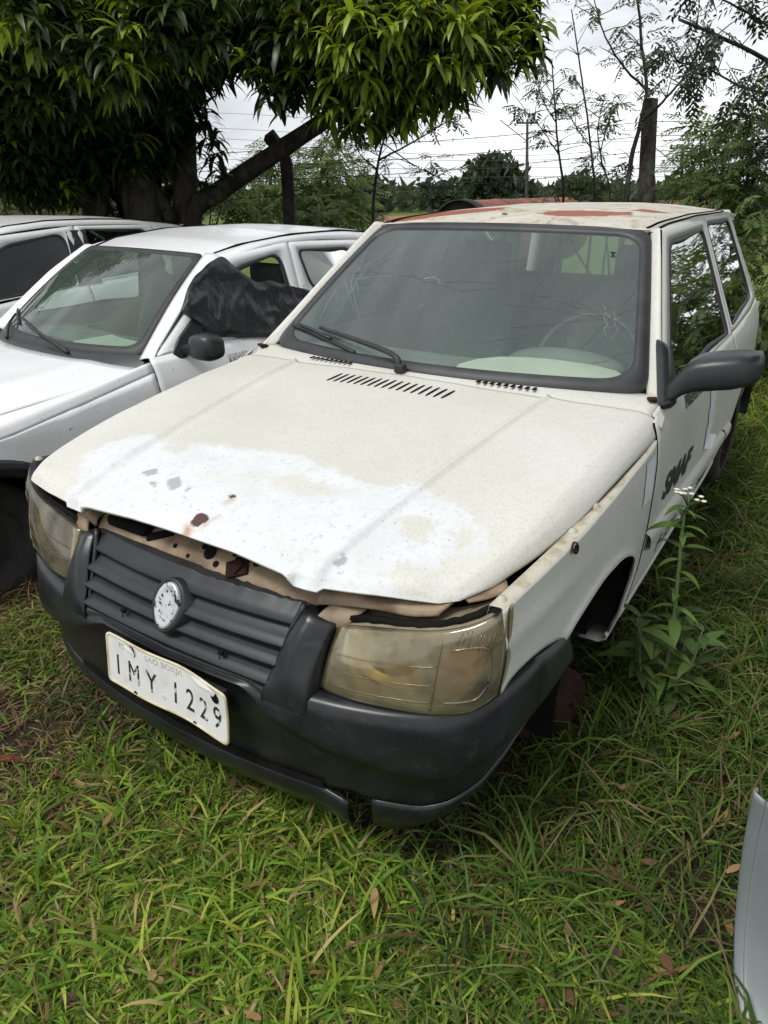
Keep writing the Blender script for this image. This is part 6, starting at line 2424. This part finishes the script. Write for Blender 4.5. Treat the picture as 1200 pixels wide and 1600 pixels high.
# ------------------------------------------------------------------ grass
def blades(n, xr, yr, Lr, wr, el, bend, cols, keep=None, soil=0.0, seed=0, lift=0.):
    """n grass blades: returns V, Q, T, C"""
    g = np.random.default_rng(seed)
    x = g.uniform(*xr, n)
    y = g.uniform(*yr, n)
    if keep is not None:
        k = keep(x, y, g)
        x, y = x[k], y[k]
    n = len(x)
    L = g.uniform(*Lr, n) * g.choice([.7, 1., 1., 1.3], n)
    W = g.uniform(*wr, n)
    az = g.uniform(0, 2 * np.pi, n)
    e0 = g.uniform(*el, n)
    bd = g.uniform(*bend, n)
    base = np.stack([x, y, gz(x, y) - .004 + lift * g.random(n)], 1)
    hd = np.stack([np.cos(az), np.sin(az), 0 * az], 1)
    tw = g.uniform(-.7, .7, n)
    curl = g.normal(0, 1.3, n)
    sd0 = np.stack([-np.sin(az), np.cos(az), 0 * az], 1)
    V = np.zeros((n, 9, 3))
    P = base.copy()
    e = e0.copy()
    for i, wf in enumerate((.55, 1., .92, .62)):
        up = np.stack([-np.sin(e)[:, None] * hd[:, :1], -np.sin(e)[:, None] * hd[:, 1:2], np.cos(e)[:, None]], -1)[:, 0]
        sd = sd0 * np.cos(tw)[:, None] + up * np.sin(tw)[:, None]
        V[:, 2 * i] = P - sd * (W * wf / 2)[:, None]
        V[:, 2 * i + 1] = P + sd * (W * wf / 2)[:, None]
        P = P + (hd * np.cos(e)[:, None] + np.array([0, 0, 1.]) * np.sin(e)[:, None]) * (L * .25)[:, None]
        e = e - bd * .36
        hd = hd + sd0 * (curl * .12)[:, None]
        hd = hd / np.linalg.norm(hd, axis=1, keepdims=True)
    V[:, 8] = P
    V[..., 2] = np.maximum(V[..., 2], (gz(V[..., 0], V[..., 1]) + .002))
    o = (np.arange(n) * 9)[:, None]
    Q = np.concatenate([o + [0, 1, 3, 2], o + [2, 3, 5, 4], o + [4, 5, 7, 6]])
    T = o + [6, 7, 8]
    cc = np.array([c for c, _ in cols])
    pr = np.array([p for _, p in cols])
    ci = g.choice(len(cc), n, p=pr / pr.sum())
    patchy = .85 + .3 * np.sin(2.1 * x + .7) * np.sin(1.7 * y + 2.) * .5
    C = cc[ci] * (g.uniform(.7, 1.3, n) * patchy)[:, None]
    C = np.repeat(C, 9, 0).reshape(n, 9, 3)
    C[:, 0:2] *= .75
    return V.reshape(-1, 3), Q, T, C.reshape(-1, 3)


def in_car(x, y, m=0.):
    a = (np.abs(x) < .70 - m) & (y > .12) & (y < 3.6)
    c, s = math.cos(R(-5.54)), math.sin(R(-5.54))
    dx, dy = x + 2.275, y + .066
    lx, ly = c * dx + s * dy, -s * dx + c * dy
    b = (np.abs(lx) < .72) & (ly > -.2) & (ly < 3.5)
    d = (np.abs(x + 4.165) < .7) & (y > 0) & (y < 3.8)
    return a | b | d


def bare(x, y):
    """patches of bare soil"""
    v = np.sin(3.3 * x + 1.1) * np.sin(2.9 * y - .4) + .6 * np.sin(7.1 * x - 2.3 * y) + .4 * np.sin(5.2 * y + 3 * x + 1)
    lft = np.clip((.40 - x) / .5, 0, 1)
    v = v + .5 * lft + .7 * np.clip((-.25 - x) / .4, 0, 1)
    rgt = np.clip((x - .95) / .15, 0, 1) * np.clip((.75 - np.abs(y - .38) * 2.2), 0, 1) * 1.4
    return np.clip((v - .35) * .8, 0, 1) * (.25 + .75 * lft) + rgt


BRI = [((.155, .27, .030), 4), ((.23, .34, .045), 3.2), ((.100, .185, .026), 2.8), ((.36, .40, .07), 1.8), ((.44, .36, .16), .8), ((.24, .14, .07), .4)]
MID = [((.105, .190, .032), 4), ((.150, .235, .040), 3), ((.070, .130, .026), 3), ((.22, .22, .08), 1.2), ((.30, .23, .11), .9), ((.15, .09, .05), .5)]  # duller greens; shade beside the car put partly into the blade colour
DKG = [((.050, .090, .028), 3), ((.075, .12, .034), 3), ((.10, .13, .04), 1.5), ((.24, .21, .10), 1.1), ((.17, .11, .06), 1.1)]  # darkest olive blades, part of their depth is shade put into the colour


def k1(x, y, g):
    return ~in_car(x, y) & (g.random(len(x)) > bare(x, y) * .92)


def build_grass():
    G = Leaves()

    def put(*a, **k):
        G.addmany(*blades(*a, **k))
    # prostrate broad leaves, left and foreground
    put(60000, (-2.4, .75), (-1.15, .75), (.025, .075), (.003, .0085), (-.15, .65), (.1, 1.2), BRI + [((.32, .25, .12), 1.8), ((.19, .12, .07), 1.2)], k1, seed=1, lift=.02)
    put(42000, (-.1, 1.25), (-1.0, .25), (.03, .10), (.0025, .0085), (.25, 1.2), (.5, 1.8), BRI, k1, seed=2)
    # tussocks of longer broad blades under the bumper
    g = np.random.default_rng(5)
    for k in range(120):
        cx, cy = g.uniform(-.5, 1.0), g.uniform(-.55, .12)
        if cx < .15 and g.random() < .6:
            continue
        put(46, (cx - .045, cx + .045), (cy - .045, cy + .045), (.06, .15), (.004, .010), (.4, 1.3), (.7, 2.0), BRI, k1, seed=100 + k)
    # long thin grass along the side of the car
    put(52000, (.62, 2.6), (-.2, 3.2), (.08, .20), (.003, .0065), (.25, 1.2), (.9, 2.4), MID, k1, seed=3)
    for k in range(190):
        cx, cy = g.uniform(.72, 2.3), g.uniform(.0, 3.4)
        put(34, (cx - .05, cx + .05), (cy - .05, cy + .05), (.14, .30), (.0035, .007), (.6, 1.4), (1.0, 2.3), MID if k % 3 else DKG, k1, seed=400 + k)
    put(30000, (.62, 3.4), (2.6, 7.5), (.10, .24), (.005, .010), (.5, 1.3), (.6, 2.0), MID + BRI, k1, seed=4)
    # between and under the cars
    put(14000, (-1.75, -.6), (-.6, 4.2), (.05, .12), (.004, .008), (.3, 1.2), (.6, 2.), MID, k1, seed=6)
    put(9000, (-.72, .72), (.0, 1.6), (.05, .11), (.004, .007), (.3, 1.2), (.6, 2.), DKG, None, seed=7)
    put(16000, (-8, .7), (3.4, 9.5), (.14, .30), (.010, .018), (.5, 1.3), (.5, 1.8), MID + BRI, k1, seed=8)
    put(9000, (-.5, 7), (5.5, 13), (.18, .38), (.014, .026), (.6, 1.3), (.4, 1.6), BRI, None, seed=9)
    # small-leaved ground cover
    put(22000, (-1.6, 1.5), (-1.1, 1.0), (.010, .022), (.006, .011), (-.2, .5), (.0, .6), [((.070, .115, .034), 3), ((.11, .15, .04), 2), ((.05, .08, .03), 2), ((.20, .13, .07), 1.)], lambda x, y, g: ~in_car(x, y) & (g.random(len(x)) > bare(x, y) * .7), seed=10, lift=.012)
    # dry stalks
    put(12000, (-2.0, .3), (-1.1, .9), (.03, .10), (.0016, .0035), (-.05, .6), (.0, .9), [((.40, .31, .17), 2), ((.30, .20, .10), 2), ((.20, .11, .06), 1.5)], None, seed=13, lift=.02)
    put(3200, (-1.8, 2.0), (-1.1, 2.4), (.06, .16), (.0016, .003), (-.05, 1.1), (.0, .9), [((.38, .30, .16), 2), ((.30, .20, .10), 2), ((.20, .11, .06), 1)], k1, seed=12, lift=.03)
    o = G.build('grass', 'grass', None)
    tag(o, 'broad-bladed green grass growing around and between the cars', 'grass', kind='stuff')


build_grass()


def build_litter():
    rd = random.Random(77)
    L = Leaves()
    for k in range(420):
        x, y = (rd.uniform(-1.4, 1.3), rd.uniform(-1.0, .6)) if k % 2 else (rd.uniform(.6, 1.9), rd.uniform(-.2, 2.4))
        if in_car(np.array([x]), np.array([y]))[0]:
            continue
        c = rd.choice([(.19, .10, .05), (.26, .15, .07), (.13, .07, .04), (.30, .20, .10), (.10, .06, .04)])
        V, F = leaf_strip(rd.uniform(.02, .06), rd.uniform(.010, .022), rd.uniform(-.6, .8), rd.uniform(0, 6.28), rd.uniform(-.1, .35), (x, y, float(gz(x, y)) + rd.uniform(.01, .05)), 4, .3, tw=rd.uniform(-.8, .8))
        L.add(V, F, c)
    o = L.build('leaf_litter', 'litter', None)
    tag(o, 'scattered small brown dry leaves lying in the grass', 'leaf litter', kind='stuff')
    # single red-brown leaf near the left edge
    p = ground_pt(25, 1198)
    V, F = leaf_strip(.10, .026, .4, .45, .15, p + np.array([-.06, -.02, .012]), 6, .4)
    o = mk('fallen_leaf', V, F, 'litter', None, attrs=dict(col=np.tile([.13, .030, .022], (len(V), 1))))
    tag(o, 'large red-brown fallen leaf in the grass at the left edge', 'leaf')
    p = ground_pt(588, 1445)
    V, F = leaf_strip(.085, .018, .35, -1.0, .3, p + np.array([-.03, .04, .05]), 6, .3)
    o = mk('fallen_leaf', V, F, 'litter', None, attrs=dict(col=np.tile([.40, .28, .12], (len(V), 1))))
    tag(o, 'narrow tan dry leaf lying in the bright foreground grass', 'leaf')


build_litter()


# ------------------------------------------------------------------ flowering weed beside the door
def build_weed():
    rd = random.Random(5)
    b = np.array([.885, 1.03, float(gz(.885, 1.03))])
    t = thing('flowering_weed', 'leafy green weed with small white flowers beside the cream car door', 'weed', tuple(b))
    P = cr1(np.array([b, b + [.01, .0, .22], b + [-.005, .01, .44], b + [-.02, .015, .62], b + [-.012, .02, .665]]), 24)
    tube('stem', P, np.linspace(.0075, .0035, 24), MAT['grass'] if False else 'weedstem', t, n=7)
    for k in range(34):
        f = .12 + .80 * k / 34
        p = P[int(f * 23)]
        az = k * 2.4 + rd.uniform(-.3, .3)
        Ln = rd.uniform(.07, .14) * (1.15 - .55 * f)
        V, F = leaf_strip(Ln, Ln * rd.uniform(.2, .3), rd.uniform(.7, 1.6), az, rd.uniform(-.1, .6), p, 6, .22, tw=rd.uniform(-.2, .2))
        mk('leaf', V, F, 'fern', t, attrs=dict(col=np.tile(np.array([.12, .20, .045]) * rd.uniform(.7, 1.25), (len(V), 1))))
    # side shoots low down
    for k in range(9):
        az = rd.uniform(0, 6.28)
        q = np.array([b + [.02 * math.cos(az), .02 * math.sin(az), 0], b + [.07 * math.cos(az), .07 * math.sin(az), .14], b + [.09 * math.cos(az), .09 * math.sin(az), .28]])
        S = cr1(q, 10)
        tube('stem', S, np.linspace(.005, .002, 10), 'weedstem', t, n=5)
        for j in range(9):
            p = S[1 + j % 9]
            Ln = rd.uniform(.07, .13)
            V, F = leaf_strip(Ln, Ln * .32, rd.uniform(.7, 1.6), rd.uniform(0, 6.28), rd.uniform(-.1, .6), p, 5, .22)
            mk('leaf', V, F, 'fern', t, attrs=dict(col=np.tile(np.array([.10, .17, .045]) * rd.uniform(.7, 1.25), (len(V), 1))))
    top = P[-1]
    for k in range(11):
        a = k * 2.4
        r_ = .012 + .030 * math.sqrt(k / 11)
        e = top + np.array([r_ * math.cos(a) * 1.3, r_ * math.sin(a), .02 + rd.uniform(-.012, .018)])
        if k > 7:
            e = top + np.array([-.035 + .01 * (k - 8), -.02, .03])
        tube('flower_stalk', [top - np.array([0, 0, .02]), (top + e) / 2, e], .0013, 'weedstem', t, n=4)
        V, F = [], []
        n = 10
        V.append(e + np.array([0, 0, .004]))
        for j in range(n):
            an = 2 * math.pi * j / n
            rr_ = .0085 if j % 2 else .006
            V.append(e + np.array([rr_ * math.cos(an), rr_ * math.sin(an), .001]))
        V.append(e - np.array([0, 0, .005]))
        F = [(0, 1 + j, 1 + (j + 1) % n) for j in range(n)] + [(n + 1, 1 + (j + 1) % n, 1 + j) for j in range(n)]
        mk('flower', V, F, 'flower', t, smooth=False)


MAT['weedstem'] = plain('weed_stem', (.10, .16, .05), (.07, .12, .04), 30, .6)
build_weed()
